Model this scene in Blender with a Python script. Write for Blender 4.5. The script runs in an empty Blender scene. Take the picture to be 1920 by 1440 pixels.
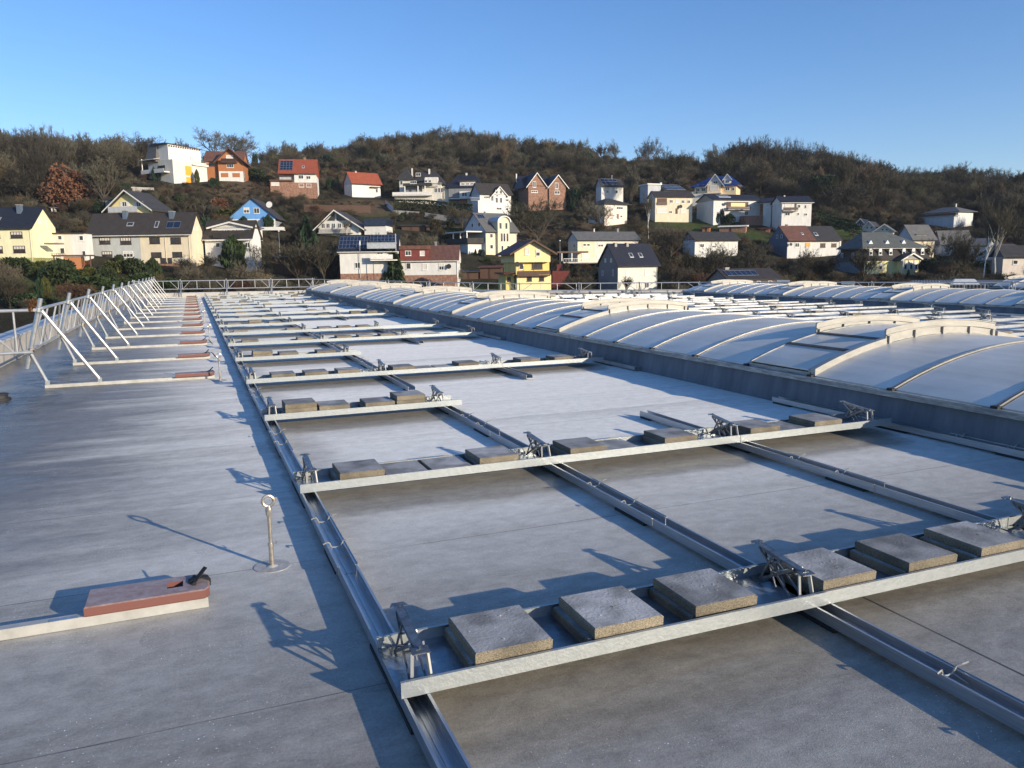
import bpy, bmesh, math, random
import numpy as np
from mathutils import Vector, Matrix
random.seed(7); np.random.seed(7)
SC = bpy.context.scene
COL = SC.collection
# ------------------------------------------------------------------ camera
F_PX, CAM_H = 1468.0, 1.70
_Y = Vector((357-960, -(505-720), -F_PX)).normalized()
_X = Vector((4630-960, -(450-720), -F_PX)); _X = (_X - _Y*_X.dot(_Y)).normalized()
_Z = _X.cross(_Y)
M = Matrix((_X, _Y, _Z))                      # camera coords -> world
cam = bpy.data.cameras.new("camera"); cam_o = bpy.data.objects.new("camera", cam); COL.objects.link(cam_o)
cam.sensor_width = 36; cam.lens = F_PX/1920*36; cam.clip_start = 0.05; cam.clip_end = 6000
cam_o.matrix_world = Matrix.Translation((0, 0, CAM_H)) @ M.to_4x4()
SC.camera = cam_o
SC.render.resolution_x, SC.render.resolution_y = 1024, 768
# ------------------------------------------------------------------ light
SUN_DIR = Vector((0.512, -0.859, 0)).normalized(); SUN_EL = math.radians(14.7)
w = bpy.data.worlds.new("World"); SC.world = w; w.use_nodes = True
nt = w.node_tree; bg = nt.nodes['Background']; bg.inputs[1].default_value = 0.15
sky = nt.nodes.new('ShaderNodeTexSky'); sky.sky_type = 'NISHITA'; sky.sun_disc = False
sky.sun_elevation = SUN_EL; sky.sun_rotation = math.atan2(SUN_DIR.x, SUN_DIR.y)
sky.altitude = 200; sky.air_density = 1.0; sky.dust_density = 0.35; sky.ozone_density = 2.8
hs = nt.nodes.new('ShaderNodeHueSaturation'); hs.inputs['Saturation'].default_value = 1.18; hs.inputs['Value'].default_value = 0.93
wb = nt.nodes.new('ShaderNodeMixRGB'); wb.blend_type = 'MULTIPLY'; wb.inputs[0].default_value = 1.0; wb.inputs[2].default_value = (1.00, 1.0, 1.18, 1)
nt.links.new(sky.outputs[0], hs.inputs['Color']); nt.links.new(hs.outputs[0], wb.inputs[1]); nt.links.new(wb.outputs[0], bg.inputs[0])
sl = bpy.data.lights.new("sun", 'SUN'); sl.energy = 5.0; sl.angle = math.radians(0.5); sl.color = (1.0, 0.86, 0.66)
so = bpy.data.objects.new("sun", sl); COL.objects.link(so)
sd = Vector((SUN_DIR.x*math.cos(SUN_EL), SUN_DIR.y*math.cos(SUN_EL), math.sin(SUN_EL)))
so.rotation_euler = sd.to_track_quat('Z', 'Y').to_euler()
SC.view_settings.view_transform = 'Standard'; SC.view_settings.look = 'None'
SC.view_settings.exposure = 0.28; SC.view_settings.gamma = 1.0
# ------------------------------------------------------------------ pixel geometry
def ray(x, y): return M @ Vector((x-960, -(y-720), -F_PX))
def gp(x, y, z=0.0):
    r = ray(x, y); t = (z-CAM_H)/r.z; return r.x*t, r.y*t
def hdir(px):                                  # horizontal unit direction of a photo column
    r = ray(px, 720-F_PX*math.tan(math.radians(8.64))); v = Vector((r.x, r.y)); return v.normalized()
_b = (_Z.x, _Z.y, _Z.z)
def z_at(px, py, D):
    h = hdir(px); a = M.transposed() @ Vector((h.x, h.y, 0)); q = (720-py)/F_PX
    t = -D*(a.y+q*a.z)/(_Z.y+q*_Z.z)
    return CAM_H+t
# ------------------------------------------------------------------ helpers
def tag(o, label=None, cat=None, group=None, kind=None):
    if label: o['label'] = label
    if cat: o['category'] = cat
    if group: o['group'] = group
    if kind: o['kind'] = kind
    return o
def empty(name, loc=(0, 0, 0), rz=0.0, label=None, cat=None, group=None):
    o = bpy.data.objects.new(name, None); COL.objects.link(o); o.location = loc; o.rotation_euler = (0, 0, rz)
    o.empty_display_size = 0.2
    return tag(o, label, cat, group)
KIDS = {}
def adopt(c, p): c.parent = p; KIDS.setdefault(p.name, []).append(c)
def copy_tree(o, parent=None):
    c = o.copy(); COL.objects.link(c)
    if parent: adopt(c, parent)
    for ch in list(KIDS.get(o.name, ())): copy_tree(ch, c)
    return c
class MB:
    def __init__(s): s.v = []; s.f = []; s.m = []
    def quad(s, a, b, c, d, mi=0):
        n = len(s.v); s.v += [tuple(a), tuple(b), tuple(c), tuple(d)]; s.f.append((n, n+1, n+2, n+3)); s.m.append(mi)
    def tri(s, a, b, c, mi=0):
        n = len(s.v); s.v += [tuple(a), tuple(b), tuple(c)]; s.f.append((n, n+1, n+2)); s.m.append(mi)
    def box(s, x0, x1, y0, y1, z0, z1, mi=0):
        n = len(s.v)
        s.v += [(x0,y0,z0),(x1,y0,z0),(x1,y1,z0),(x0,y1,z0),(x0,y0,z1),(x1,y0,z1),(x1,y1,z1),(x0,y1,z1)]
        for q in ((0,3,2,1),(4,5,6,7),(0,1,5,4),(1,2,6,5),(2,3,7,6),(3,0,4,7)):
            s.f.append(tuple(n+i for i in q)); s.m.append(mi)
        return s
    def hexa(s, P, mi=0):                      # 8 points: bottom 4, top 4
        n = len(s.v); s.v += [tuple(p) for p in P]
        for q in ((0,3,2,1),(4,5,6,7),(0,1,5,4),(1,2,6,5),(2,3,7,6),(3,0,4,7)):
            s.f.append(tuple(n+i for i in q)); s.m.append(mi)
        return s
    def tube(s, a, b, r, r2=None, n=8, mi=0, cap=True):
        a, b = Vector(a), Vector(b); d = b-a
        if d.length < 1e-6: return s
        r2 = r if r2 is None else r2
        d.normalize(); u = d.orthogonal().normalized(); w_ = d.cross(u); k = len(s.v)
        for i in range(n):
            t = 2*math.pi*i/n; o = u*math.cos(t)+w_*math.sin(t)
            s.v.append(tuple(a+o*r)); s.v.append(tuple(b+o*r2))
        for i in range(n):
            j = (i+1) % n; s.f.append((k+2*i, k+2*j, k+2*j+1, k+2*i+1)); s.m.append(mi)
        if cap:
            s.f.append(tuple(k+2*i for i in reversed(range(n)))); s.m.append(mi)
            s.f.append(tuple(k+2*i+1 for i in range(n))); s.m.append(mi)
        return s
    def bar(s, a, b, w, h, up=(0, 0, 1), mi=0):
        a, b = Vector(a), Vector(b); d = (b-a).normalized(); x = d.cross(Vector(up))
        if x.length < 1e-4: x = d.orthogonal()
        x.normalize(); y = x.cross(d); x = x*w/2; y = y*h/2
        s.hexa([a-x-y, a+x-y, b+x-y, b-x-y, a-x+y, a+x+y, b+x+y, b-x+y], mi); return s
    def prism(s, prof, y0, y1, axis='y', mi=0): # closed profile in x,z extruded along y
        n = len(s.v); k = len(prof)
        for (a, b) in prof: s.v.append((a, y0, b) if axis == 'y' else (y0, a, b))
        for (a, b) in prof: s.v.append((a, y1, b) if axis == 'y' else (y1, a, b))
        for i in range(k):
            j = (i+1) % k; s.f.append((n+i, n+j, n+k+j, n+k+i)); s.m.append(mi)
        s.f.append(tuple(n+i for i in reversed(range(k)))); s.m.append(mi)
        s.f.append(tuple(n+k+i for i in range(k))); s.m.append(mi); return s
    def build(s, name, mats, parent=None, smooth=False, fix=True, bevel=0):
        me = bpy.data.meshes.new(name); me.from_pydata(s.v, [], s.f)
        if not isinstance(mats, (list, tuple)): mats = [mats]
        for m in mats: me.materials.append(m)
        if len(mats) > 1: me.polygons.foreach_set('material_index', s.m)
        if fix:
            bm = bmesh.new(); bm.from_mesh(me); bmesh.ops.recalc_face_normals(bm, faces=bm.faces)
            if bevel: bmesh.ops.bevel(bm, geom=bm.edges[:], offset=bevel, segments=1, affect='EDGES', profile=0.5)
            bm.to_mesh(me); bm.free()
        if smooth: me.polygons.foreach_set('use_smooth', [True]*len(me.polygons))
        me.update()
        o = bpy.data.objects.new(name, me); COL.objects.link(o)
        if parent: adopt(o, parent)
        return o
# ------------------------------------------------------------------ materials
def new_mat(name):
    m = bpy.data.materials.new(name); m.use_nodes = True; t = m.node_tree
    return m, t, t.nodes['Principled BSDF']
def N(t, typ, **kw):
    n = t.nodes.new(typ)
    for k, v in kw.items():
        if k in n.inputs.keys() if isinstance(k, str) else False: n.inputs[k].default_value = v
        else: setattr(n, k, v)
    return n
def rgb(c): return (c[0], c[1], c[2], 1.0)
def simple(name, col, rough=0.6, metal=0.0, var=0.15, scale=3.0, col2=None, bump=0.0, bscale=40, coords='Object', spec=None, stretch=None, detail=5):
    m, t, b = new_mat(name); L = t.links
    tc = N(t, 'ShaderNodeTexCoord'); src = tc.outputs[coords]
    if stretch:
        mp = N(t, 'ShaderNodeMapping'); mp.inputs['Scale'].default_value = stretch; L.new(src, mp.inputs[0]); src = mp.outputs[0]
    ns = N(t, 'ShaderNodeTexNoise'); ns.inputs['Scale'].default_value = scale; ns.inputs['Detail'].default_value = detail; ns.inputs['Roughness'].default_value = 0.65
    L.new(src, ns.inputs['Vector'])
    rp = N(t, 'ShaderNodeValToRGB'); rp.color_ramp.elements[0].position = 0.32; rp.color_ramp.elements[1].position = 0.68
    c2 = col2 or tuple(min(1, c*(1+var)) for c in col); c1 = col if col2 else tuple(c*(1-var) for c in col)
    rp.color_ramp.elements[0].color = rgb(c1); rp.color_ramp.elements[1].color = rgb(c2)
    L.new(ns.outputs[0], rp.inputs[0]); L.new(rp.outputs[0], b.inputs['Base Color'])
    b.inputs['Roughness'].default_value = rough; b.inputs['Metallic'].default_value = metal
    if spec is not None: b.inputs['Specular IOR Level'].default_value = spec
    if bump:
        n2 = N(t, 'ShaderNodeTexNoise'); n2.inputs['Scale'].default_value = bscale; n2.inputs['Detail'].default_value = 4; L.new(src, n2.inputs['Vector'])
        bp = N(t, 'ShaderNodeBump'); bp.inputs['Strength'].default_value = bump; bp.inputs['Distance'].default_value = 0.02
        L.new(n2.outputs[0], bp.inputs['Height']); L.new(bp.outputs[0], b.inputs['Normal'])
    return m
MAT = {}
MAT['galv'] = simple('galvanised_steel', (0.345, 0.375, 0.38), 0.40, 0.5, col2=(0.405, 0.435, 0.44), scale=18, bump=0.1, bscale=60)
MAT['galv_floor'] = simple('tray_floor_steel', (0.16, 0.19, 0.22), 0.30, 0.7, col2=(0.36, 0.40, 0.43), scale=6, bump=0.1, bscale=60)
MAT['alu'] = simple('aluminium_rail', (0.34, 0.36, 0.38), 0.36, 0.8, col2=(0.52, 0.54, 0.56), scale=4, stretch=(30, 1, 30), bump=0.05)
MAT['alu_frost'] = simple('frosted_aluminium', (0.27, 0.285, 0.30), 0.4, 0.55, col2=(0.42, 0.435, 0.45), scale=7)
MAT['tube'] = simple('scaffold_tube', (0.34, 0.35, 0.36), 0.32, 0.7, col2=(0.50, 0.505, 0.51), scale=8)
MAT['coupler'] = simple('coupler_steel', (0.28, 0.24, 0.20), 0.45, 0.8, col2=(0.42, 0.36, 0.30), scale=20)
MAT['bracket'] = simple('bracket_steel', (0.13, 0.14, 0.15), 0.32, 0.8, col2=(0.30, 0.315, 0.32), scale=25)
MAT['rubber'] = simple('black_rubber', (0.015, 0.015, 0.017), 0.7, var=0.3)
MAT['strap'] = simple('black_strap', (0.012, 0.012, 0.012), 0.8, var=0.3)
MAT['ivory'] = simple('ivory_channel', (0.36, 0.355, 0.325), 0.5, 0.2, col2=(0.50, 0.49, 0.45), scale=9)
MAT['stainless'] = simple('stainless_post', (0.36, 0.31, 0.25), 0.35, 0.75, col2=(0.62, 0.56, 0.47), scale=40)
MAT['curb'] = simple('skylight_curb_membrane', (0.075, 0.09, 0.115), 0.65, col2=(0.145, 0.165, 0.195), scale=2.2, stretch=(1, 2.5, .5))
MAT['trim'] = simple('skylight_trim', (0.16, 0.17, 0.18), 0.5, 0.3, col2=(0.42, 0.43, 0.42), scale=5, stretch=(1, 1, 6))
MAT['ribm'] = simple('skylight_rib', (0.30, 0.295, 0.275), 0.4, 0.5, col2=(0.42, 0.41, 0.38), scale=6)
MAT['defl'] = simple('deflector_sheet', (0.31, 0.30, 0.27), 0.5, 0.1, col2=(0.42, 0.405, 0.36), scale=4, stretch=(1, 1, 3))
MAT['parapet'] = simple('parapet_membrane', (0.40, 0.38, 0.34), 0.6, col2=(0.52, 0.49, 0.44), scale=2)
MAT['clipm'] = simple('clip_wire', (0.40, 0.39, 0.36), 0.4, 0.4)
MAT['dark'] = simple('dark_gap', (0.02, 0.02, 0.022), 0.6)
MAT['screw'] = simple('screw', (0.1, 0.1, 0.1), 0.4, 0.8)
def slab_mat():
    m, t, b = new_mat('concrete_slab'); L = t.links
    tc = N(t, 'ShaderNodeTexCoord'); ob = N(t, 'ShaderNodeObjectInfo'); g = N(t, 'ShaderNodeNewGeometry')
    add = N(t, 'ShaderNodeVectorMath', operation='ADD'); L.new(tc.outputs['Object'], add.inputs[0])
    cm = N(t, 'ShaderNodeCombineXYZ'); mu = N(t, 'ShaderNodeMath', operation='MULTIPLY'); mu.inputs[1].default_value = 37
    L.new(ob.outputs['Random'], mu.inputs[0]); L.new(mu.outputs[0], cm.inputs[0]); L.new(cm.outputs[0], add.inputs[1])
    n1 = N(t, 'ShaderNodeTexNoise'); n1.inputs['Scale'].default_value = 7; n1.inputs['Detail'].default_value = 6; L.new(add.outputs[0], n1.inputs['Vector'])
    n2 = N(t, 'ShaderNodeTexNoise'); n2.inputs['Scale'].default_value = 220; n2.inputs['Detail'].default_value = 3; L.new(add.outputs[0], n2.inputs['Vector'])
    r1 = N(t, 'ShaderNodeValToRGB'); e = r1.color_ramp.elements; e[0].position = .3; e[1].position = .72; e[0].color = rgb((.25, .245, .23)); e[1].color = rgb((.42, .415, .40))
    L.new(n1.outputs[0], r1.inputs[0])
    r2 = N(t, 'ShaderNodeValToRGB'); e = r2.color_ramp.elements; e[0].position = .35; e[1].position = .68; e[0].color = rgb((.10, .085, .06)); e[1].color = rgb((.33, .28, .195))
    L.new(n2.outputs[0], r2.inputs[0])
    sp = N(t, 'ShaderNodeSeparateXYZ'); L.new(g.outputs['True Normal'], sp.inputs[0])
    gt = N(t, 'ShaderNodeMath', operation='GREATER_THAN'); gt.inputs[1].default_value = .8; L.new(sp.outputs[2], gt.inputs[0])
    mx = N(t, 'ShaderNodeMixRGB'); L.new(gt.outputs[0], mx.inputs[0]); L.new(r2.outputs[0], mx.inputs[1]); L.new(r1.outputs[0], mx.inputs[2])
    mr = N(t, 'ShaderNodeMapRange'); mr.inputs['To Min'].default_value = .72; mr.inputs['To Max'].default_value = 1.15; L.new(ob.outputs['Random'], mr.inputs[0])
    st_ = N(t, 'ShaderNodeTexNoise'); st_.inputs['Scale'].default_value = 3.5; st_.inputs['Detail'].default_value = 3; L.new(add.outputs[0], st_.inputs['Vector']); sr = N(t, 'ShaderNodeMapRange', interpolation_type='SMOOTHSTEP'); sr.inputs['From Min'].default_value = .40; sr.inputs['From Max'].default_value = .62; sr.inputs['To Min'].default_value = .72; sr.inputs['To Max'].default_value = 1.1; L.new(st_.outputs[0], sr.inputs[0])
    mm = N(t, 'ShaderNodeMath', operation='MULTIPLY'); L.new(mr.outputs[0], mm.inputs[0]); L.new(sr.outputs[0], mm.inputs[1])
    vs = N(t, 'ShaderNodeVectorMath', operation='SCALE'); L.new(mx.outputs[0], vs.inputs[0]); L.new(mm.outputs[0], vs.inputs['Scale'])
    L.new(vs.outputs[0], b.inputs['Base Color']); b.inputs['Roughness'].default_value = .75
    # small ice lumps and grain
    v = N(t, 'ShaderNodeTexNoise'); v.inputs['Scale'].default_value = 60; v.inputs['Detail'].default_value = 6; L.new(add.outputs[0], v.inputs['Vector'])
    bp = N(t, 'ShaderNodeBump'); bp.inputs['Strength'].default_value = .5; bp.inputs['Distance'].default_value = .006; L.new(v.outputs[0], bp.inputs['Height']); L.new(bp.outputs[0], b.inputs['Normal'])
    return m
MAT['slab'] = slab_mat()
def red_mat():
    m, t, b = new_mat('red_brown_weight'); L = t.links
    tc = N(t, 'ShaderNodeTexCoord'); g = N(t, 'ShaderNodeNewGeometry'); sp = N(t, 'ShaderNodeSeparateXYZ'); L.new(g.outputs['Normal'], sp.inputs[0])
    n = N(t, 'ShaderNodeTexNoise'); n.inputs['Scale'].default_value = 18; n.inputs['Detail'].default_value = 8; n.inputs['Roughness'].default_value = .7; L.new(tc.outputs['Object'], n.inputs['Vector'])
    # frost settles on the upper face and the edges
    a = N(t, 'ShaderNodeMath', operation='MULTIPLY'); L.new(sp.outputs[2], a.inputs[0]); L.new(n.outputs[0], a.inputs[1])
    r = N(t, 'ShaderNodeValToRGB'); e = r.color_ramp.elements; e[0].position = .15; e[1].position = .62; e[0].color = rgb((.17, .066, .052)); e[1].color = rgb((.36, .30, .285))
    L.new(a.outputs[0], r.inputs[0]); L.new(r.outputs[0], b.inputs['Base Color']); b.inputs['Roughness'].default_value = .55
    return m
MAT['red'] = red_mat()
def roof_mat():
    m, t, b = new_mat('frosted_roof_membrane'); L = t.links
    tc = N(t, 'ShaderNodeTexCoord'); P = tc.outputs['Object']
    sx = N(t, 'ShaderNodeSeparateXYZ'); L.new(P, sx.inputs[0]); X, Y = sx.outputs[0], sx.outputs[1]
    def mth(op, a, bb=None, clamp=False):
        n = N(t, 'ShaderNodeMath', operation=op); n.use_clamp = clamp
        for i, q in enumerate((a, bb)):
            if q is None: continue
            if isinstance(q, (int, float)): n.inputs[i].default_value = q
            else: L.new(q, n.inputs[i])
        return n.outputs[0]
    def noise(scale, det=6, rough=.6, st=(1, 1, 1), off=(0, 0, 0), dist=0):
        mp = N(t, 'ShaderNodeMapping'); mp.inputs['Scale'].default_value = st; mp.inputs['Location'].default_value = off; L.new(P, mp.inputs[0])
        n = N(t, 'ShaderNodeTexNoise'); n.inputs['Scale'].default_value = scale; n.inputs['Detail'].default_value = det; n.inputs['Roughness'].default_value = rough
        n.inputs['Distortion'].default_value = dist; L.new(mp.outputs[0], n.inputs['Vector']); return n.outputs[0]
    def sm(v, a, bb):                           # smoothstep
        n = N(t, 'ShaderNodeMapRange', interpolation_type='SMOOTHSTEP'); n.inputs['From Min'].default_value = a; n.inputs['From Max'].default_value = bb
        L.new(v, n.inputs[0]); return n.outputs[0]
    big = noise(.55, 6, .6, (1, 1.5, 1)); streak = noise(1.1, 7, .62, (.28, 2.2, 1), (3, 1, 0), .4); fine = noise(14, 6, .7)
    # wet (thawed) zones: towards the gutter on the left, in front of every tray row and beside the rails
    nX = mth('MULTIPLY', mth('SUBTRACT', big, .5), 2.6); nS = mth('MULTIPLY', mth('SUBTRACT', streak, .5), 3.0)
    xx = mth('ADD', mth('ADD', X, nX), nS)
    left = mth('MULTIPLY', mth('SUBTRACT', 1.0, sm(xx, -1.6, 1.5)), .92)
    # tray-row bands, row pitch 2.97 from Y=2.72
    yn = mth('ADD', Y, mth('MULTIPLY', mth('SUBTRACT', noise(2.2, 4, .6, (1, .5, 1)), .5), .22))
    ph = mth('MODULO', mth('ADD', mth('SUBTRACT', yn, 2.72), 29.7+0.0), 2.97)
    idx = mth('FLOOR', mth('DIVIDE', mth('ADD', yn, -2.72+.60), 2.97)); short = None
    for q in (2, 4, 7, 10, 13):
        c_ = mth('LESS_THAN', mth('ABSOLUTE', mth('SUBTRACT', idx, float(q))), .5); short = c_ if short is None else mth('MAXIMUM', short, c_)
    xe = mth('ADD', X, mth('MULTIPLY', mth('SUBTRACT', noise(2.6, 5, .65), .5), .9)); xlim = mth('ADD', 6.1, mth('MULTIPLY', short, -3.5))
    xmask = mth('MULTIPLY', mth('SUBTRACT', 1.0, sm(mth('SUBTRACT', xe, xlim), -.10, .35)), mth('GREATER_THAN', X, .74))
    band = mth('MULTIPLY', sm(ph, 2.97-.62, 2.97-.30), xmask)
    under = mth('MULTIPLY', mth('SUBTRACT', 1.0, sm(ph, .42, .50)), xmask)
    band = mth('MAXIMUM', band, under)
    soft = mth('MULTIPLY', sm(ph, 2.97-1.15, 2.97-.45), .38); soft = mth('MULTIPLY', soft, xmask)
    near = mth('MULTIPLY', mth('SUBTRACT', 1.0, sm(mth('ADD', Y, mth('MULTIPLY', nX, .8)), 2.6, 6.6)), .96)
    # beside rail 1 (bare strip on its left, and right)
    xr = mth('ADD', X, mth('MULTIPLY', mth('SUBTRACT', noise(3.0, 5), .5), .16))
    rl = mth('MULTIPLY', mth('SUBTRACT', 1.0, sm(mth('ABSOLUTE', mth('SUBTRACT', xr, .66)), .04, .11)), .75)
    rr = mth('MULTIPLY', mth('SUBTRACT', 1.0, sm(xr, .85, 1.35)), sm(X, .60, .72)); rr = mth('MULTIPLY', rr, .55)
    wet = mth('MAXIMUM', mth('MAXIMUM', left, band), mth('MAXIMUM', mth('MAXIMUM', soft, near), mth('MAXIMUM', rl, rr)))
    wet = mth('ADD', wet, mth('MULTIPLY', mth('SUBTRACT', mth('ADD', mth('MULTIPLY', streak, .4), mth('MULTIPLY', big, .6)), .50), .8), True)
    # colours
    g1, g2 = noise(75, 6, .85), noise(7, 7, .7, (1, 1.4, 1), (2, 2, 0), .3)
    mott = mth('ADD', mth('MULTIPLY', streak, .20), mth('ADD', mth('MULTIPLY', g2, .38), mth('MULTIPLY', g1, .42)))
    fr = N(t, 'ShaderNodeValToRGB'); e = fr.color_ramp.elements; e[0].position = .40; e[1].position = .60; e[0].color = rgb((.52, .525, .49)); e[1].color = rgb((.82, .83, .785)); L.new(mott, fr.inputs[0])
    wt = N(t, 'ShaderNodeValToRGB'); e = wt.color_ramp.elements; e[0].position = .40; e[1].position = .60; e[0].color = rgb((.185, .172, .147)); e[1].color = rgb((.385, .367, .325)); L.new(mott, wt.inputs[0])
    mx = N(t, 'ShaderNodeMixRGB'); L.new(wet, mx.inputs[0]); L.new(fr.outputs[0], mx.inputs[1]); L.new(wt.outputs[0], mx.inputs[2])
    # brown dirt lines washed out beside the trays
    br = N(t, 'ShaderNodeMixRGB', blend_type='MULTIPLY'); br.inputs[2].default_value = rgb((.88, .83, .73)); L.new(mth('MULTIPLY', band, mth('ADD', mth('MULTIPLY', sm(streak, .42, .62), .8), .2)), br.inputs[0]); L.new(mx.outputs[0], br.inputs[1])
    # dark thaw stains near the gutter line
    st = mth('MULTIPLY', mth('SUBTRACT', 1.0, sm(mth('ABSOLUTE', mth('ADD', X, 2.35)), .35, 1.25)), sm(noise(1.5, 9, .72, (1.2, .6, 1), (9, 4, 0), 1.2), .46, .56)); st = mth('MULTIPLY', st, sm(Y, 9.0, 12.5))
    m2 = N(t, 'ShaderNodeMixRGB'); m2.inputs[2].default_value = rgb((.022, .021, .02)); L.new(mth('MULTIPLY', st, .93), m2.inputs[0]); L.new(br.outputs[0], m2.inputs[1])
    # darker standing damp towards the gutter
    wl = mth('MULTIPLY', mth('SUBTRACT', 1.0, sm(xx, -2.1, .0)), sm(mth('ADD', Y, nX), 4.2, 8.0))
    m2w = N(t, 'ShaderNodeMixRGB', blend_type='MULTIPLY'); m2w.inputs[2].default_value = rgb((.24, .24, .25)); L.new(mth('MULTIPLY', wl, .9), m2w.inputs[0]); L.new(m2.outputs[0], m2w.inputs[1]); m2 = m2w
    # broad dirt streaks and damp blotches
    d = sm(noise(.9, 9, .72, (.30, 2.4, 1), (20, 7, 0), .6), .47, .66)
    m3 = N(t, 'ShaderNodeMixRGB', blend_type='MULTIPLY'); m3.inputs[2].default_value = rgb((.60, .58, .55)); L.new(mth('MULTIPLY', d, mth('ADD', mth('MULTIPLY', wet, .50), .14)), m3.inputs[0]); L.new(m2.outputs[0], m3.inputs[1])
    # boot scuffs
    sc_ = noise(5.5, 9, .8, (1, 1, 1), (5, 11, 0), 2.5); sc2 = mth('MULTIPLY', sm(sc_, .60, .66), sm(noise(1.9, 3), .52, .60))
    m3b = N(t, 'ShaderNodeMixRGB'); m3b.inputs[2].default_value = rgb((.42, .43, .44)); L.new(mth('MULTIPLY', sc2, .35), m3b.inputs[0]); L.new(m3.outputs[0], m3b.inputs[1])
    # boot prints: tread pattern inside small ovals
    vd = N(t, 'ShaderNodeTexVoronoi', feature='DISTANCE_TO_EDGE'); vd.inputs['Scale'].default_value = 46; L.new(P, vd.inputs['Vector'])
    tread = mth('LESS_THAN', vd.outputs['Distance'], .09); foot = None
    for (fx, fy) in [gp(558, 1278), gp(545, 1240), gp(510, 1140), gp(385, 1028), gp(290, 1195), gp(282, 975)]:
        dd_ = mth('ADD', mth('POWER', mth('DIVIDE', mth('SUBTRACT', X, fx), .065), 2.0), mth('POWER', mth('DIVIDE', mth('SUBTRACT', Y, fy), .11), 2.0)); q_ = mth('LESS_THAN', dd_, 1.0); foot = q_ if foot is None else mth('MAXIMUM', foot, q_)
    mf = N(t, 'ShaderNodeMixRGB'); mf.inputs[2].default_value = rgb((.13, .125, .12)); L.new(mth('MULTIPLY', mth('MULTIPLY', mth('MULTIPLY', foot, tread), sm(g2, .44, .58)), .38), mf.inputs[0]); L.new(m3b.outputs[0], mf.inputs[1]); m3b = mf
    # welded seams every 1.53 m
    sp = mth('MODULO', mth('ADD', mth('SUBTRACT', mth('ADD', Y, mth('MULTIPLY', mth('SUBTRACT', noise(.7, 2), .5), .03)), 1.46), 30.6), 1.53)
    seam = mth('LESS_THAN', sp, .008)
    lap = mth('MULTIPLY', mth('LESS_THAN', sp, .10), .18)
    m4 = N(t, 'ShaderNodeMixRGB'); m4.inputs[2].default_value = rgb((.06, .056, .05)); L.new(mth('MULTIPLY', seam, mth('ADD', mth('MULTIPLY', sm(noise(1.7, 3), .35, .6), .5), .25)), m4.inputs[0]); L.new(m3b.outputs[0], m4.inputs[1])
    sx2 = mth('MULTIPLY', mth('LESS_THAN', mth('ABSOLUTE', mth('SUBTRACT', X, 3.07)), .007), mth('LESS_THAN', Y, 2.99))
    m5 = N(t, 'ShaderNodeMixRGB'); m5.inputs[2].default_value = rgb((.03, .03, .03)); L.new(mth('MULTIPLY', sx2, .9), m5.inputs[0]); L.new(m4.outputs[0], m5.inputs[1])
    # ice grains, their sparkle painted in as near-white specks
    def grains(scale, th, keep, lo, hi):
        vo = N(t, 'ShaderNodeTexVoronoi'); vo.inputs['Scale'].default_value = scale; vo.inputs['Randomness'].default_value = 1; L.new(P, vo.inputs['Vector'])
        gq = mth('LESS_THAN', vo.outputs['Distance'], th); sc = N(t, 'ShaderNodeSeparateColor'); L.new(vo.outputs['Color'], sc.inputs[0])
        gq = mth('MULTIPLY', gq, mth('GREATER_THAN', sc.outputs[0], keep)); return mth('MULTIPLY', gq, sm(noise(1.3, 5), lo, hi))
    grain = mth('MAXIMUM', grains(34, .12, .92, .44, .60), grains(85, .20, .85, .42, .62))
    grain = mth('MULTIPLY', grain, mth('SUBTRACT', 1.0, mth('MULTIPLY', band, .8)))
    m6 = N(t, 'ShaderNodeMixRGB'); m6.inputs[2].default_value = rgb((.92, .93, .95)); L.new(grain, m6.inputs[0]); L.new(m5.outputs[0], m6.inputs[1])
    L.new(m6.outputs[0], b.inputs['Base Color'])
    ro = N(t, 'ShaderNodeMapRange'); ro.inputs['To Min'].default_value = .72; ro.inputs['To Max'].default_value = .50; L.new(wet, ro.inputs[0])
    ro2 = mth('SUBTRACT', ro.outputs[0], mth('MULTIPLY', mth('SUBTRACT', 1.0, sm(xx, -2.6, -.9)), .30), True); ro2 = mth('ADD', ro2, mth('MULTIPLY', mth('SUBTRACT', fine, .5), .25), True)
    L.new(ro2, b.inputs['Roughness']); L.new(mth('ADD', mth('MULTIPLY', wet, .25), .25), b.inputs['Specular IOR Level'])
    L.new(mth('MULTIPLY', mth('SUBTRACT', 1.0, wet), .22), b.inputs['Sheen Weight']); b.inputs['Sheen Roughness'].default_value = .45
    hh = mth('ADD', mth('MULTIPLY', fine, .35), mth('MULTIPLY', noise(120, 4, .7), mth('SUBTRACT', 1.0, mth('MULTIPLY', wet, .6))))
    hh = mth('ADD', hh, mth('MULTIPLY', mth('ADD', lap, grain), 1.2)); hh = mth('SUBTRACT', hh, seam); hh = mth('ADD', hh, mth('MULTIPLY', big, 3.0))
    bp = N(t, 'ShaderNodeBump'); bp.inputs['Strength'].default_value = .7; bp.inputs['Distance'].default_value = .005; L.new(hh, bp.inputs['Height']); L.new(bp.outputs[0], b.inputs['Normal'])
    return m
MAT['roof'] = roof_mat()
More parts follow.
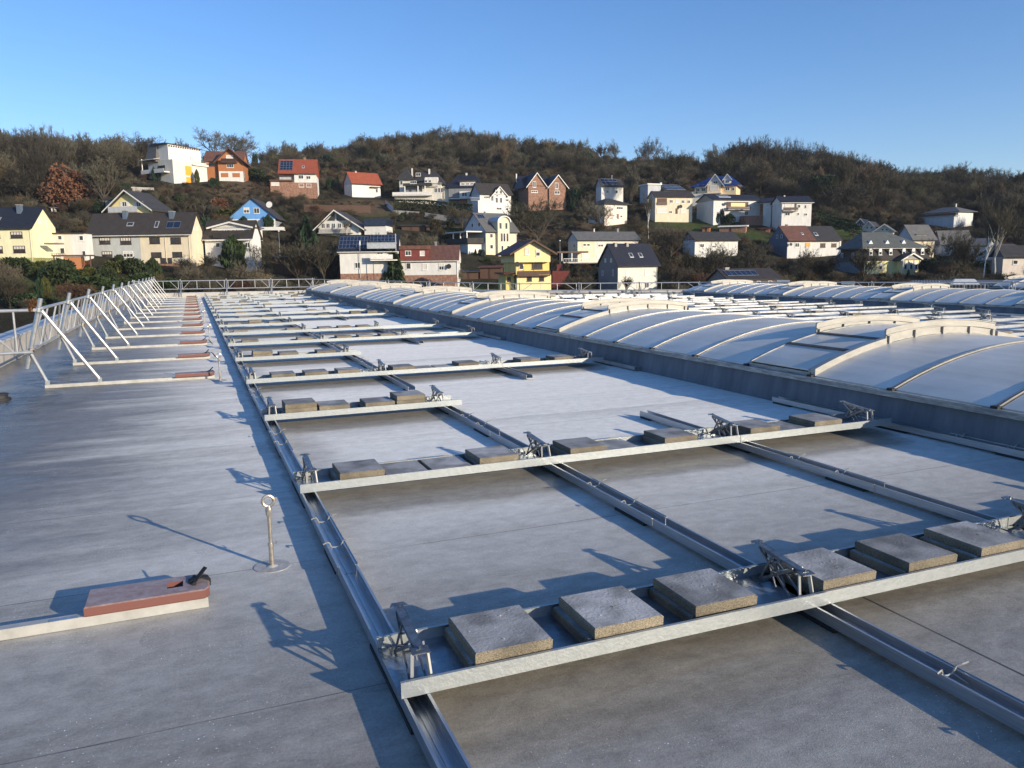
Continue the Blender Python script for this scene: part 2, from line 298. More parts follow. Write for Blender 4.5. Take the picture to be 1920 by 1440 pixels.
def poly_mat():
    m, t, b = new_mat('polycarbonate_glazing'); L = t.links
    tc = N(t, 'ShaderNodeTexCoord'); P = tc.outputs['Object']
    def noise(scale, st, off=(0, 0, 0)):
        mp = N(t, 'ShaderNodeMapping'); mp.inputs['Scale'].default_value = st; mp.inputs['Location'].default_value = off; L.new(P, mp.inputs[0])
        n = N(t, 'ShaderNodeTexNoise'); n.inputs['Scale'].default_value = scale; n.inputs['Detail'].default_value = 6; n.inputs['Roughness'].default_value = .6; L.new(mp.outputs[0], n.inputs['Vector']); return n.outputs[0]
    a = noise(1.4, (1, .6, 1)); r = N(t, 'ShaderNodeValToRGB'); e = r.color_ramp.elements; e[0].position = .3; e[1].position = .7; e[0].color = rgb((.54, .51, .44)); e[1].color = rgb((.78, .75, .67)); L.new(a, r.inputs[0])  # base colour lightened in place of daylight passing through the sheet
    c = noise(5, (3, .10, 3)); r2 = N(t, 'ShaderNodeValToRGB'); e = r2.color_ramp.elements; e[0].position = .54; e[1].position = .66; e[0].color = (0, 0, 0, 1); e[1].color = (.6, .6, .6, 1); L.new(c, r2.inputs[0])
    mx = N(t, 'ShaderNodeMixRGB'); mx.inputs[2].default_value = rgb((.66, .645, .61)); L.new(r2.outputs[0], mx.inputs[0]); L.new(r.outputs[0], mx.inputs[1])
    L.new(mx.outputs[0], b.inputs['Base Color']); b.inputs['Roughness'].default_value = .36; b.inputs['Specular IOR Level'].default_value = .35
    return m
MAT['poly'] = poly_mat()
# ================================================================== ROOF
ORD = ['nearest','second','third','fourth','fifth','sixth','seventh','eighth','ninth','tenth','eleventh','twelfth','thirteenth','fourteenth','fifteenth','sixteenth','seventeenth']
_hd = hdir(1920); P4 = (_hd.x*40+3.0, _hd.y*40-1.0)
EDGE = [(-3.3, 53.6), (7.4, 52.4), (17.2, 41.2), (26.0, 36.4), P4, (70, P4[1]-12)]
mb = MB(); L_ = [(-3.3, -12), (75, -12), EDGE[5]] + [EDGE[4], EDGE[3], EDGE[2], EDGE[1], EDGE[0]]
n = len(L_)
mb.v = [(x, y, 0) for x, y in L_] + [(x, y, -8.6) for x, y in L_]
mb.f = [tuple(range(n))] + [(i, (i+1) % n, n+(i+1) % n, n+i) for i in range(n)]; mb.m = [0]+[1]*n
tag(mb.build('flat_roof', [MAT['roof'], MAT['parapet']], fix=False), kind='structure')
# parapets
def parapet(name, pts, h, th, label, h2=None):
    mb = MB()
    for (a, b) in zip(pts[:-1], pts[1:]):
        a, b = Vector((*a, 0)), Vector((*b, 0)); d = (b-a).normalized(); nrm = Vector((-d.y, d.x, 0))
        mb.hexa([a, b, b+nrm*th, a+nrm*th] + [p+Vector((0, 0, h)) for p in (a, b, b+nrm*th, a+nrm*th)])
    o = mb.build(name, MAT['parapet']); tag(o, label, 'parapet'); 
    cp = MB()
    for (a, b) in zip(pts[:-1], pts[1:]):
        a, b = Vector((*a, h+.003)), Vector((*b, h+.003)); d = (b-a).normalized(); nrm = Vector((-d.y, d.x, 0))
        A, Bq = a-nrm*.03, b-nrm*.03; C, Dd = b+nrm*(th+.03), a+nrm*(th+.03); u = Vector((0, 0, .035))
        cp.hexa([A, Bq, C, Dd, A+u, Bq+u, C+u, Dd+u])
    cp.build('coping', MAT['cope'], o)
MAT['cope'] = simple('coping_frost', (.40, .42, .44), .5, .2, col2=(.62, .62, .60), scale=3)
parapet('parapet', [(-3.28, -12), (-3.28, 53.5)], .42, .35, 'low grey parapet wall along the left edge of the flat roof behind the guard rail')
parapet('parapet', [(-3.6, 53.7), (7.4, 52.5), (17.2, 41.3), (26.0, 36.5), P4, (70, P4[1]-12)], .22, .30, 'low cream parapet across the far end of the flat roof under the truss railing')
# ---- mounting rails
PROF = [(-.052,.022),(.052,.022),(.052,.078),(.040,.078),(.040,.074),(.048,.074),(.048,.030),(.030,.030),(.030,.034),(.020,.034),(.020,.030),(.006,.030),(.006,.034),(-.006,.034),(-.006,.030),(-.020,.030),(-.020,.034),(-.030,.034),(-.030,.030),(-.048,.030),(-.048,.074),(-.040,.074),(-.040,.078),(-.052,.078)]
PROF_S = [(-.052,.022),(.052,.022),(.052,.078),(.044,.078),(.044,.034),(-.044,.034),(-.044,.078),(-.052,.078)]
_rc = {}
def rail(X, ya, yb, label, group, frost=False, detail=True, phase=1.18, z=0.0):
    key = (round(yb-ya, 2), round((ya-phase) % 2.97, 2), frost, detail)
    if key in _rc:
        r = copy_tree(_rc[key]); r.location = (X, ya, z); tag(r, label, group=group); return r
    r = empty('mounting_rail', (X, ya, z), 0, label, 'mounting rail', group); Lg = yb-ya
    mb = MB(); mb.prism(PROF if detail else PROF_S, 0, Lg); mb.build('rail_channel', MAT['alu_frost' if frost else 'alu'], r)
    off = (ya-phase) % 2.97; k0 = -off
    while k0 < Lg:
        for a, b in ((.10, .48), (1.42, 2.14)):
            a, b = max(0.02, k0+a), min(Lg-.02, k0+b)
            if b-a > .1: MB().box(-.057, .057, a, b, 0.001, .0205).build('rubber_pad', MAT['rubber'], r)
        if detail:
            a, b = k0, k0+1.02
            if a >= -.03 and b <= Lg:
                MB().box(-.0575, -.0535, a, b, .030, .082).box(.0535, .0575, a, b, .030, .082).build('joint_sleeve', MAT['alu'], r)
                for c in (k0+.36, k0+.86):
                    mb = MB(); pts = [(-.078,c,.090),(-.056,c,.100),(-.040,c+.01,.092),(-.028,c+.015,.062),(0,c+.015,.058),(.028,c+.015,.062),(.040,c+.01,.094),(.056,c,.102),(.084,c-.006,.110)]
                    for p, q in zip(pts[:-1], pts[1:]): mb.tube(p, q, .0045, n=6, cap=False)
                    mb.tube((.028,c+.015,.062), (.034,c-.05,.05), .003, n=5); mb.tube((-.028,c+.015,.062), (-.034,c-.03,.05), .003, n=5)
                    mb.build('wire_clip', MAT['clipm'], r)
        k0 += 2.97
    if abs(z) < 1: _rc[key] = r
    return r
RX = [.69, 2.69, 4.58, 6.50]
SHORT = {2, 4, 7, 10, 13}
G_R = 'aluminium mounting rails on the roof'
RN = ['leftmost', 'second from the left', 'third from the left', 'fourth, beside the skylight kerb,']
def spans(ri):
    if ri == 0: return [(-1.8, 51.2)]
    if ri == 1: return [(-1.8, 9.40), (10.3, 51.2)]
    s = .1 if ri == 3 else 0
    return [(-1.8, 7.42+s), (10.62+s, 12.7), (16.6, 21.6), (25.4, 30.5), (34.4, 39.4), (43.3, 48.4)]
for ri in range(4):
    for (a, b) in spans(ri):
        k = 0; y = a
        cuts = [a] + [1.18+2.97*q for q in range(-1, 18) if a+.5 < 1.18+2.97*q < b-.4] + [b]
        for c0, c1 in zip(cuts[:-1], cuts[1:]):
            if c1 < .9: continue
            rowi = min(16, max(0, int(round((c1-2.97/2-2.9)/2.97))))
            rail(RX[ri], c0+.004, c1-.004, 'length of %s aluminium rail under the %s tray row from the camera' % (['the leftmost', 'the second', 'the third', 'the fourth'][ri], ORD[rowi]), G_R, frost=(ri > 1 and c0 > 9), detail=c0 < 22)
# ---- trays, slabs, brackets
def tray_mesh(L):
    mb = MB()
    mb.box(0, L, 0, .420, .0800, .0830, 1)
    mb.box(0, L, -.003, -.0005, .079, .143, 0); mb.box(0, L, -.0005, .012, .1405, .143, 0)
    mb.box(0, L, .4205, .4235, .079, .138, 0); mb.box(0, L, .408, .4205, .1355, .138, 0)
    return mb
_tc = {}
def tray(x0, x1, Y0, label, group, dz=0.0, base=0.0):
    key = round(x1-x0, 2)
    if key not in _tc:
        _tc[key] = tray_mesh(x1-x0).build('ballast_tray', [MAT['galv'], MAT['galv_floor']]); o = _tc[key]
    else:
        o = _tc[key].copy(); COL.objects.link(o)
    o.location = (x0, Y0+dz, base); tag(o, label, 'ballast tray', group); return o
slab_protos = []
def slab_mesh(k):
    rr = random.Random(k); W, Dp, H = .338, .358, .049; mb = MB()
    ch = .006
    prof = [(0,0,0),(W,0,0),(W,Dp,0),(0,Dp,0)]
    def lay(z, ins): return [(ins, ins, z), (W-ins, ins, z), (W-ins, Dp-ins, z), (ins, Dp-ins, z)]
    Ls = [lay(0, .002), lay(H-ch, 0), lay(H, ch)]
    for a, b in zip(Ls[:-1], Ls[1:]):
        for i in range(4):
            j = (i+1) % 4; mb.quad(a[i], a[j], b[j], b[i])
    mb.quad(*Ls[2]); mb.quad(*reversed(Ls[0]))
    if k in (1, 3, 5):                           # lumps of ice left on the top
        for q in range(26 if k == 3 else 9):
            cx, cy = rr.gauss(.17, .075), rr.gauss(.2, .08)
            if not (.02 < cx < .31 and .02 < cy < .33): continue
            s = rr.uniform(.002, .005)
            a = [(cx+s*1.6*math.cos(t)*rr.uniform(.6, 1.4), cy+s*2*math.sin(t)*rr.uniform(.6, 1.4), H) for t in (0, 1.6, 3.1, 4.7)]
            top = (cx, cy, H+s*.8)
            for i in range(4): mb.tri(a[i], a[(i+1) % 4], top, 0)
    return mb
_sc = {}
def slab(xr, Y0, lev, label, group, base=0.0, kind=None):
    k = random.randrange(6) if kind is None else kind
    if k not in _sc: _sc[k] = slab_mesh(k).build('paving_slab', MAT['slab'], fix=True); o = _sc[k]
    else: o = _sc[k].copy(); COL.objects.link(o)
    jx, jy = random.uniform(-.006, .006), random.uniform(-.006, .006)
    if lev == 0: jx -= .016; jy += .012
    o.location = (xr-.338+jx, Y0+.03+jy, base+.084+lev*.0505); o.rotation_euler = (0, 0, random.uniform(-.008, .008))
    tag(o, label, 'paving slab', group); return o
def make_bracket():
    r = empty('module_bracket', (0, 0, 0)); zt, zf = .268, .238
    # inclined top plate (folded sheet with two side flanges), y from back (.40) to front (.03)
    mb = MB()
    A = Vector((0, .40, zt)); Bv = Vector((0, .045, zf))
    mb.bar(A, Bv, .034, .003)
    for s in (-1, 1):
        o = Vector((s*.0185, 0, -.009)); mb.bar(A+o*1.0+Vector((0, -.03, 0)), Bv+o, .002, .018)
    mb.hexa([(-.040,.40,.264),(.040,.40,.264),(.026,.43,.266),(-.026,.43,.266),(-.040,.40,.268),(.040,.40,.268),(.026,.43,.271),(-.026,.43,.271)])
    mb.hexa([(-.036,.02,.231),(.036,.02,.231),(.036,.065,.237),(-.036,.065,.237),(-.036,.02,.235),(.036,.02,.235),(.036,.065,.241),(-.036,.065,.241)])
    mb.tube((0, .05, .235), (0, .05, .252), .006, n=6); mb.tube((0, .39, .265), (0, .39, .282), .005, n=6)
    mb.build('top_plate', MAT['bracket'], r)
    for s in (-1, 1):
        MB().bar((s*.028, .058, .235), (s*.040, .030, .084), .010, .016).build('front_leg', MAT['ivory'], r)
        x = s*.028
        MB().bar((x, .10, .235), (x+s*.006, .36, .086), .008, .014).build('rear_leg', MAT['bracket'], r)
        mb = MB(); mb.bar((x*.7, .37, .255), (x*1.2, .10, .090), .007, .012); mb.bar((x*.5, .33, .25), (x, .22, .10), .006, .010)
        mb.bar((x*.8, .26, .245), (x*1.3, .335, .10), .006, .010); mb.bar((x*.9, .20, .240), (x*.4, .30, .19), .006, .010)
        mb.build('cross_strut', MAT['bracket'], r)
    MB().tube((-.05, .23, .175), (.05, .23, .175), .006, n=6).build('hinge_pin', MAT['bracket'], r); MB().tube((-.045, .12, .20), (.045, .12, .20), .005, n=6).build('hinge_pin', MAT['bracket'], r)
    MB().box(-.05, .05, .33, .40, .083, .087).build('foot_plate', MAT['bracket'], r); MB().box(-.05, .05, .015, .05, .083, .087).build('foot_plate', MAT['bracket'], r)
    return r
_bk = []
def bracket(X, Y0, label, group, base=0.0):
    if not _bk: _bk.append(make_bracket()); o = _bk[0]
    else: o = copy_tree(_bk[0])
    o.location = (X, Y0, base); o.rotation_euler = (0, 0, random.uniform(-.05, .05)); tag(o, label, 'bracket', group); return o
ST = {0: [(1.276,2,1),(1.805,2,5),(2.323,2,3),(3.05,2,3),(3.607,2,0),(4.123,2,5),(5.1,2,0),(5.7,2,0)],
      1: [(1.262,2,0),(1.625,1,0),(1.99,1,2),(2.364,2,4),(3.164,2,0),(3.53,1,2),(4.094,2,0),(5.014,2,0),(5.38,1,0),(5.768,2,0)],
      2: [(1.19,3,0),(1.55,2,0),(2.07,2,0),(2.43,3,0)],
      3: [(1.31,2,0),(1.79,2,0),(2.27,2,0),(3.095,2,0),(3.46,1,0),(3.81,1,0),(4.149,2,0),(5.218,2,0),(5.822,2,0)],
      4: [(1.27,3,0),(1.72,2,0),(2.4,2,0)],
      5: [(1.25,2,0),(2.41,2,0),(3.26,2,0),(3.75,2,0),(4.25,2,0),(5.4,1,0)],
      6: [(1.23,2,0),(2.5,2,0),(3.3,2,0),(3.8,2,0),(4.3,2,0)]}
NUM = ['first','second','third','fourth','fifth','sixth','seventh','eighth','ninth','tenth']
for i in range(17):
    Y0 = 2.72+2.97*i; long = i not in SHORT
    bays = [(.63, 2.70)] + ([(2.64, 4.60), (4.54, 6.38)] if long else [])
    if not long: bays = [(.63, 2.86)]
    for q, (a, b) in enumerate(bays):
        tray(a, b, Y0, 'galvanised steel tray, %s section of the %s row' % (['left', 'middle', 'right'][q], ORD[i]), 'galvanised ballast trays between the rails', dz=.0035*(q % 2))
    for q, X in enumerate(RX[:4 if long else 2]):
        bx = X + (.03 if q == 0 else -.08) - (.28 if q == 3 else 0)
        bracket(bx, Y0, 'folding steel bracket on the %s tray row at the %s rail' % (ORD[i], ['leftmost', 'second', 'third', 'fourth'][q]), 'folding module brackets on the trays')
    S = ST.get(i)
    if S is None:
        rr = random.Random(i*7+1); S = [(x+rr.uniform(-.08, .08), rr.choice([1, 2, 2, 2, 3]) if rr.random() > .1 else 2, 0) for x in ([1.25, 1.75, 2.3] + ([3.25, 4.15, 5.3, 5.8] if long else [])) if rr.random() > .12]
    for q, (xr, nn, kd) in enumerate(S):
        for l in range(nn):
            lv = '' if nn == 1 else ['bottom', 'top' if nn == 2 else 'middle', 'top'][l]
            lab = ('single grey concrete slab, %s from the left in the %s tray row' % (NUM[q], ORD[i])) if nn == 1 else 'grey concrete slab, %s of the %s stack from the left in the %s tray row' % (lv, NUM[q], ORD[i])
            slab(xr, Y0, l, lab, 'concrete paving slabs lying in the trays', kind=kd if l == nn-1 else 0)
# ---- field beyond the first skylight strip
_cr = {}
def cross_rail(x0, x1, Y0, label):
    k = round(x1-x0, 2)
    if k not in _cr: _cr[k] = MB().box(0, x1-x0, 0, .09, .080, .083).box(0, x1-x0, 0, .004, .0835, .135).box(0, x1-x0, .086, .09, .0835, .135).build('cross_rail', MAT['alu_frost']); o = _cr[k]
    else: o = _cr[k].copy(); COL.objects.link(o)
    o.location = (x0, Y0, 0); return tag(o, label, 'cross rail', 'cross rails between the skylight strips')
rr = random.Random(5)
def edge_y(x):
    for (a, b) in zip(EDGE[:-1], EDGE[1:]):
        if a[0] <= x <= b[0]: return a[1]+(b[1]-a[1])*(x-a[0])/(b[0]-a[0])
    return 30
FX = [13.6, 15.53, 17.46, 19.39, 21.32, 22.6]
for fi, X in enumerate(FX):
    y1 = edge_y(X)-1.6; y = 10.0 if X > 17 else 13.0
    y = max(y, 13.0-(X-13)*.3)
    while y < y1-1:
        ye = min(y1, y+2.97*rr.choice([1, 2, 2]))
        o = rail(X, y+.004, ye-.004, 'frosted aluminium rail length in the roof field between the two skylight strips', 'frosted rails between the skylight strips', frost=True, detail=False)
        y = ye + (rr.choice([0, 0, .5]))
for i in range(4, 27):
    Y0 = 2.72+1.485*i+1.2
    k = rr.choice([0, 0, 0, 1])
    while k < 5:
        ln = rr.choice([1, 2, 3, 3]); e = min(5, k+ln)
        for q in range(k, e):
            a, b = FX[q]-.06, FX[q+1]+.06
            if Y0 > min(edge_y(a), edge_y(b))-2.0: continue
            lab = ''
            cross_rail(a+.03, b-.03, Y0, 'silvery cross rail lying over the rails between the two skylight strips')
            for xs in (.55, 1.05, 1.6):
                if rr.random() < .22 and FX[q+1]-FX[q] > 1.5:
                    for l in range(rr.choice([1, 2])): slab(FX[q]+xs, Y0, l, 'grey concrete slab in the frosted trays between the two skylight strips', 'slabs between the skylight strips')
        k = e + rr.choice([0, 0, 0, 1])
    for q, X in enumerate(FX):
        if Y0 < edge_y(X)-2.0 and rr.random() < .6:
            bracket(X, Y0, 'folding steel bracket in the field between the two skylight strips', 'brackets between the skylight strips')
for i in range(3, 13):
    Y0 = 2.72+2.97*i-.3
    for q, X in enumerate(FX):
        if Y0 < edge_y(X)-2.0 and rr.random() < .45:
            bracket(X, Y0, 'folding steel bracket in the field between the two skylight strips', 'brackets between the skylight strips')
MAT['dark_trim'] = simple('hinge_rubber', (.05, .045, .04), .7, col2=(.14, .12, .10), scale=12)
# ---- barrel skylights
def skylight(X0, W, ze, rise, ya, yb, pitch, frame0, label, vis_cut=None, zshift=0):
    r = empty('barrel_skylight', (X0+W/2, (ya+yb)/2, 0), 0, label, 'skylight'); xc = X0+W/2; yc = (ya+yb)/2
    hw = W/2; R = (hw*hw+rise*rise)/(2*rise)
    def az(x, off=0.0): return ze+rise-R+math.sqrt(max(0, (R+off)**2-(x)**2))
    def arch(mb, y0, y1, x0, x1, o0, o1, n=14, mi=0):
        for k in range(n):
            a, b = x0+(x1-x0)*k/n, x0+(x1-x0)*(k+1)/n
            mb.hexa([(a,y0,az(a,o0)),(b,y0,az(b,o0)),(b,y1,az(b,o0)),(a,y1,az(a,o0)),(a,y0,az(a,o1)),(b,y0,az(b,o1)),(b,y1,az(b,o1)),(a,y1,az(a,o1))], mi)
    def arch_clean(mb, y0, y1, x0, x1, o0, o1, n=24):
        xs = [x0+(x1-x0)*k/n for k in range(n+1)]
        top = [(x, az(x, o1)) for x in xs]; bot = [(x, az(x, o0)) for x in reversed(xs)]
        k0 = len(mb.v); prof = top+bot; k = len(prof)
        for (a, b) in prof: mb.v.append((a, y0, b))
        for (a, b) in prof: mb.v.append((a, y1, b))
        for i in range(k):
            j = (i+1) % k; mb.f.append((k0+i, k0+j, k0+k+j, k0+k+i)); mb.m.append(0)
        for i in range(n):
            for off in (0, k):
                mb.f.append((k0+off+i, k0+off+i+1, k0+off+k-2-i, k0+off+k-1-i)); mb.m.append(0)
    L0, L1 = ya-yc, yb-yc
    # kerb: sloping membrane upstand
    mb = MB(); zb = ze-.06
    for s in (-1, 1):
        mb.hexa([(s*(hw+.02), L0, 0), (s*(hw+.07), L0, 0), (s*(hw+.07), L1, 0), (s*(hw+.02), L1, 0), (s*(hw-.05), L0, zb), (s*(hw+.015), L0, zb), (s*(hw+.015), L1, zb), (s*(hw-.05), L1, zb)])
    mb.box(-hw, hw, L0-.06, L0-.001, 0, zb); mb.box(-hw, hw, L1+.001, L1+.06, 0, zb)
    mb.build('kerb', MAT['curb'], r)
    mb = MB()
    for s in (-1, 1):
        x = s*(hw+.02); a, b = min(x-.05, x+.035), max(x-.05, x+.035)
        mb.box(a, b, L0, L1, zb+.002, zb+.036); a, b = min(x-.05, x+.018), max(x-.05, x+.018); mb.box(a, b, L0, L1, zb+.038, zb+.062)
    mb.build('eaves_trim', MAT['trim'], r)
    ys = []; y = frame0
    while y > ya: y -= pitch
    y += pitch
    i0 = round((y-frame0)/pitch); i = i0
    while y < yb+.01: ys.append((y, i)); y += pitch; i += 1
    # end caps
    for ye in (L0, L1):
        mb = MB(); nn = 20
        for k in range(nn):
            a, b = -hw+W*k/nn, -hw+W*(k+1)/nn; mb.hexa([(a,ye-.01,zb),(b,ye-.01,zb),(b,ye+.01,zb),(a,ye+.01,zb),(a,ye-.01,az(a,-.01)),(b,ye-.01,az(b,-.01)),(b,ye+.01,az(b,-.01)),(a,ye+.01,az(a,-.01))])
        mb.build('end_cap', MAT['curb'], r)
    panel = rib = None; last = None
    for (y, i) in ys:
        yl = y-yc; ph = i % 6
        y1 = min(yl+pitch, L1)
        if y1-yl > .3:
            if ph == 0:                          # smoke vent bay between frames i and i+1
                v = MB(); arch_clean(v, yl+.05, y1-.05, -hw+.02, hw-.02, .045, .058); vf = v.build('vent_flap', MAT['poly'], r, smooth=False)
                mb = MB(); arch_clean(mb, yl+.03, yl+.07, -hw, hw, .0, .068); arch_clean(mb, y1-.07, y1-.03, -hw, hw, .0, .068)
                for s in (-1, 1): mb.box(min(s*(hw+.01), s*(hw-.03)), max(s*(hw+.01), s*(hw-.03)), yl+.03, y1-.03, az(hw)-.03, az(hw)+.045)
                mb.build('flap_frame', MAT['trim'], vf)
                for xx in (-1.45, -.95, .95, 1.45): 
                    mb = MB(); xx = xx*hw/2.04; arch(mb, yl+.05, y1-.05, xx-.025, xx+.025, .055, .072, n=1); mb.build('hinge_strip', MAT['dark_trim'], vf)
                for yy, sgn in ((yl, 1), (y1, -1)):
                    xa = hw*.46; d0, d1 = yy-.012, yy+.012
                    mb = MB(); arch_clean(mb, d0, d1, -xa, xa, .015, .185, n=26); arch_clean(mb, d0-.022, d0-.001, -xa, xa, .105, .118, n=26); arch_clean(mb, d0-.014, d0-.001, -xa, xa, .180, .190, n=26)
                    dfl = mb.build('wind_deflector', MAT['defl'], r)
                    mb = MB()
                    for q in (-.95, -.5, 0, .5, .95):
                        x = q*xa; mb.box(x-.02, x+.02, d0-.03, d0-.002, az(x, .0), az(x, .10))
                    mb.build('deflector_bracket', MAT['defl'], dfl)
                for s in (-1, 1): a, b = sorted((s*hw*1.0, s*hw*.47)); mb = MB(); arch_clean(mb, yl-.045, yl+.028, a, b, .0, .085, n=10); mb.build('vent_upstand', MAT['defl'], r)
            else:
                if panel is None or abs(y1-yl-pitch) > .01:
                    mb = MB(); arch_clean(mb, .03, y1-yl-.03, -hw+.0, hw-.0, .0, .012); panel_ = mb.build('glazing_panel', MAT['poly'], r); panel_.location = (0, yl, 0)
                    if abs(y1-yl-pitch) < .01: panel = panel_
                else:
                    c = copy_tree(panel, r); c.location = (0, yl, 0)
        if rib is None:
            mb = MB(); arch_clean(mb, -.024, .024, -hw-.005, hw+.005, -.005, .016); arch_clean(mb, -.021, -.007, -hw-.005, hw+.005, .017, .028); arch_clean(mb, .007, .021, -hw-.005, hw+.005, .017, .028)
            rib = mb.build('arch_rib', MAT['ribm'], r); rib.location = (0, yl, 0)
            mb = MB(); arch_clean(mb, -.040, .040, -hw-.002, hw+.002, -.006, .0125); gk_ = mb.build('gasket', MAT['dark_trim'], rib)
            mb = MB()
            for s in (-1, 1): mb.box(min(s*(hw-.02), s*(hw+.05)), max(s*(hw-.02), s*(hw+.05)), -.035, .035, zb+.03, zb+.085)
            f = mb.build('rib_foot', MAT['rubber'], rib); foot = f
        else:
            c = copy_tree(rib, r); c.location = (0, yl, 0)
    return r
skylight(6.62, 4.08, .375, .40, -1.5, 50.6, 1.142, 7.05, 'long barrel skylight with cream wind deflectors running the whole length of the roof')
skylight(23.4, 4.08, .27, .38, 10.0, 34.2, .935, 21.27, 'second barrel skylight strip, farther off at the right of the roof')
skylight(37.5, 4.0, .30, .38, 6.0, 28.0, .935, 21.27, 'third barrel skylight with only its top showing behind the second strip')
# ---- eye anchors
def make_anchor():
    r = empty('anchor_post', (0, 0, 0)); 
    MB().tube((0,0,.004), (0,0,.125), .0125, n=14).tube((0,0,.125), (0,0,.29), .010, n=14).build('post', MAT['stainless'], r, smooth=False)
    mb = MB(); R_, rr_ = .029, .0085; nn = 22
    pts = [(R_*math.sin(2*math.pi*k/nn), 0, .365+R_*math.cos(2*math.pi*k/nn)) for k in range(nn)]
    for k in range(nn): mb.tube(pts[k], pts[(k+1) % nn], rr_, n=8, cap=False)
    ring = mb.build('eye_ring', MAT['stainless'], r)
    mb = MB().tube((0,0,.285), (0,0,.312), .0165, n=6); mb.tube((0,0,.312), (0,0,.322), .018, n=14); mb.tube((0,0,.322), (0,0,.34), .018, .010, n=14); mb.build('lock_nut', MAT['stainless'], r)
    mb = MB().tube((0,0,.118), (0,0,.132), .0155, n=14); mb.tube((.012,0,.125), (.030,0,.127), .003, n=6); mb.tube((.030,-.006,.127), (.030,.008,.135), .004, n=6); mb.build('hose_clamp', MAT['stainless'], r)
    mb = MB(); mb.tube((0,0,.0005), (0,0,.003), .095, n=40); mb.tube((0,0,.003), (0,0,.010), .032, .015, n=24); mb.build('sealing_collar', MAT['collar'], r)
    return r
MAT['collar'] = simple('sealing_membrane', (.30, .29, .27), .6, col2=(.48, .475, .45), scale=30)
for k, (x, y) in enumerate([(.32, 4.52), (.31, 12.75), (.31, 19.6), (.30, 26.6), (.30, 33.4), (.30, 40.2)]):
    if k == 0: A0 = make_anchor(); o = A0
    else: o = copy_tree(A0)
    o.location = (x, y, 0); s = 1.07; o.scale = (s, s, s)
    tag(o, '%s steel eye-bolt anchor post from the camera, left of the leftmost rail' % ORD[k].replace('nearest', 'nearest'), 'anchor post', 'steel anchor posts along the leftmost rail')
# ---- guard stands along the left edge
def make_weight():
    mb = MB(); x0, x1, y0, y1, z0, z1 = -.565, 0, 0, .235, .056, .106
    def lay(z, i): return [(x0+i, y0+i, z), (x1-.02-i, y0+i, z), (x1-i, y0+.03+i, z), (x1-i, y1-.03-i, z), (x1-.02-i, y1-i, z), (x0+i, y1-i, z)]
    hole = (-.20, -.125, .085, .165)
    # top plate made of four strips round the square hand hole
    Ls = [lay(z0, .004), lay(z0+.006, 0), lay(z1-.006, 0), lay(z1, .006)]
    for a, b in zip(Ls[:-1], Ls[1:]):
        for i in range(6): mb.quad(a[i], a[(i+1) % 6], b[(i+1) % 6], b[i])
    hx0, hx1, hy0, hy1 = hole; T = Ls[3]
    X0, X1, Ya, Yb = x0+.006, x1-.026, y0+.006, y1-.006
    mb.quad((X0,Ya,z1),(hx0,Ya,z1),(hx0,Yb,z1),(X0,Yb,z1)); mb.quad((hx0,Ya,z1),(hx1,Ya,z1),(hx1,hy0,z1),(hx0,hy0,z1)); mb.quad((hx0,hy1,z1),(hx1,hy1,z1),(hx1,Yb,z1),(hx0,Yb,z1))
    mb.quad((hx1,Ya,z1),(X1,Ya,z1),(X1,Yb,z1),(hx1,Yb,z1)); mb.quad((X1,Ya,z1),T[2],T[3],(X1,Yb,z1))
    zb = z1-.035
    mb.quad((hx0,hy0,z1),(hx1,hy0,z1),(hx1,hy0,zb),(hx0,hy0,zb)); mb.quad((hx0,hy1,z1),(hx1,hy1,z1),(hx1,hy1,zb),(hx0,hy1,zb)); mb.quad((hx0,hy0,z1),(hx0,hy1,z1),(hx0,hy1,zb),(hx0,hy0,zb)); mb.quad((hx1,hy0,z1),(hx1,hy1,z1),(hx1,hy1,zb),(hx1,hy0,zb)); mb.quad((hx0,hy0,zb),(hx1,hy0,zb),(hx1,hy1,zb),(hx0,hy1,zb))
    o = mb.build('counterweight', MAT['red'], fix=False)
    mb = MB()                                    # black webbing strap with a loose tail
    pts = [(-.10,.13,.110),(-.075,.13,.122),(-.04,.135,.124),(-.008,.14,.118),(.006,.14,.095),(.004,.14,.075)]
    for p, q in zip(pts[:-1], pts[1:]): mb.bar(p, q, .045, .005)
    pts = [(-.075,.10,.108),(-.055,.11,.130),(-.030,.125,.155),(-.012,.135,.172)]
    for p, q in zip(pts[:-1], pts[1:]): mb.bar(p, q, .030, .004)
    mb.tube((-.07,.07,.114), (-.07,.18,.114), .010, n=8)
    mb.build('strap', MAT['strap'], o)
    return o
def weight_variant(o, k):
    if k in (2, 3):
        mb = MB(); pts = [(.0,.14,.10),(.03,.12,.115),(.06,.09,.09),(.09,.05,.04),(.13,.02,.012)]
        for p, q in zip(pts[:-1], pts[1:]): mb.bar(p, q, .025, .004)
        mb.build('loose_strap_end', MAT['strap'], o)
W0 = make_weight(); W0.location = (-.02, 4.06, 0); tag(W0, 'red-brown counterweight with black strap, alone in the left foreground', 'counterweight', 'red-brown counterweights on the base channels')
mb = MB().box(-3.0, -.03, 4.075, 4.125, .003, .055); ch = mb.build('base_channel', MAT['ivory']); tag(ch, 'ivory base channel under the nearest red-brown weight in the left foreground', 'base channel')
MB().box(-.735, -.615, 4.072, 4.098, .0555, .0575).build('end_plate', MAT['alu'], ch)
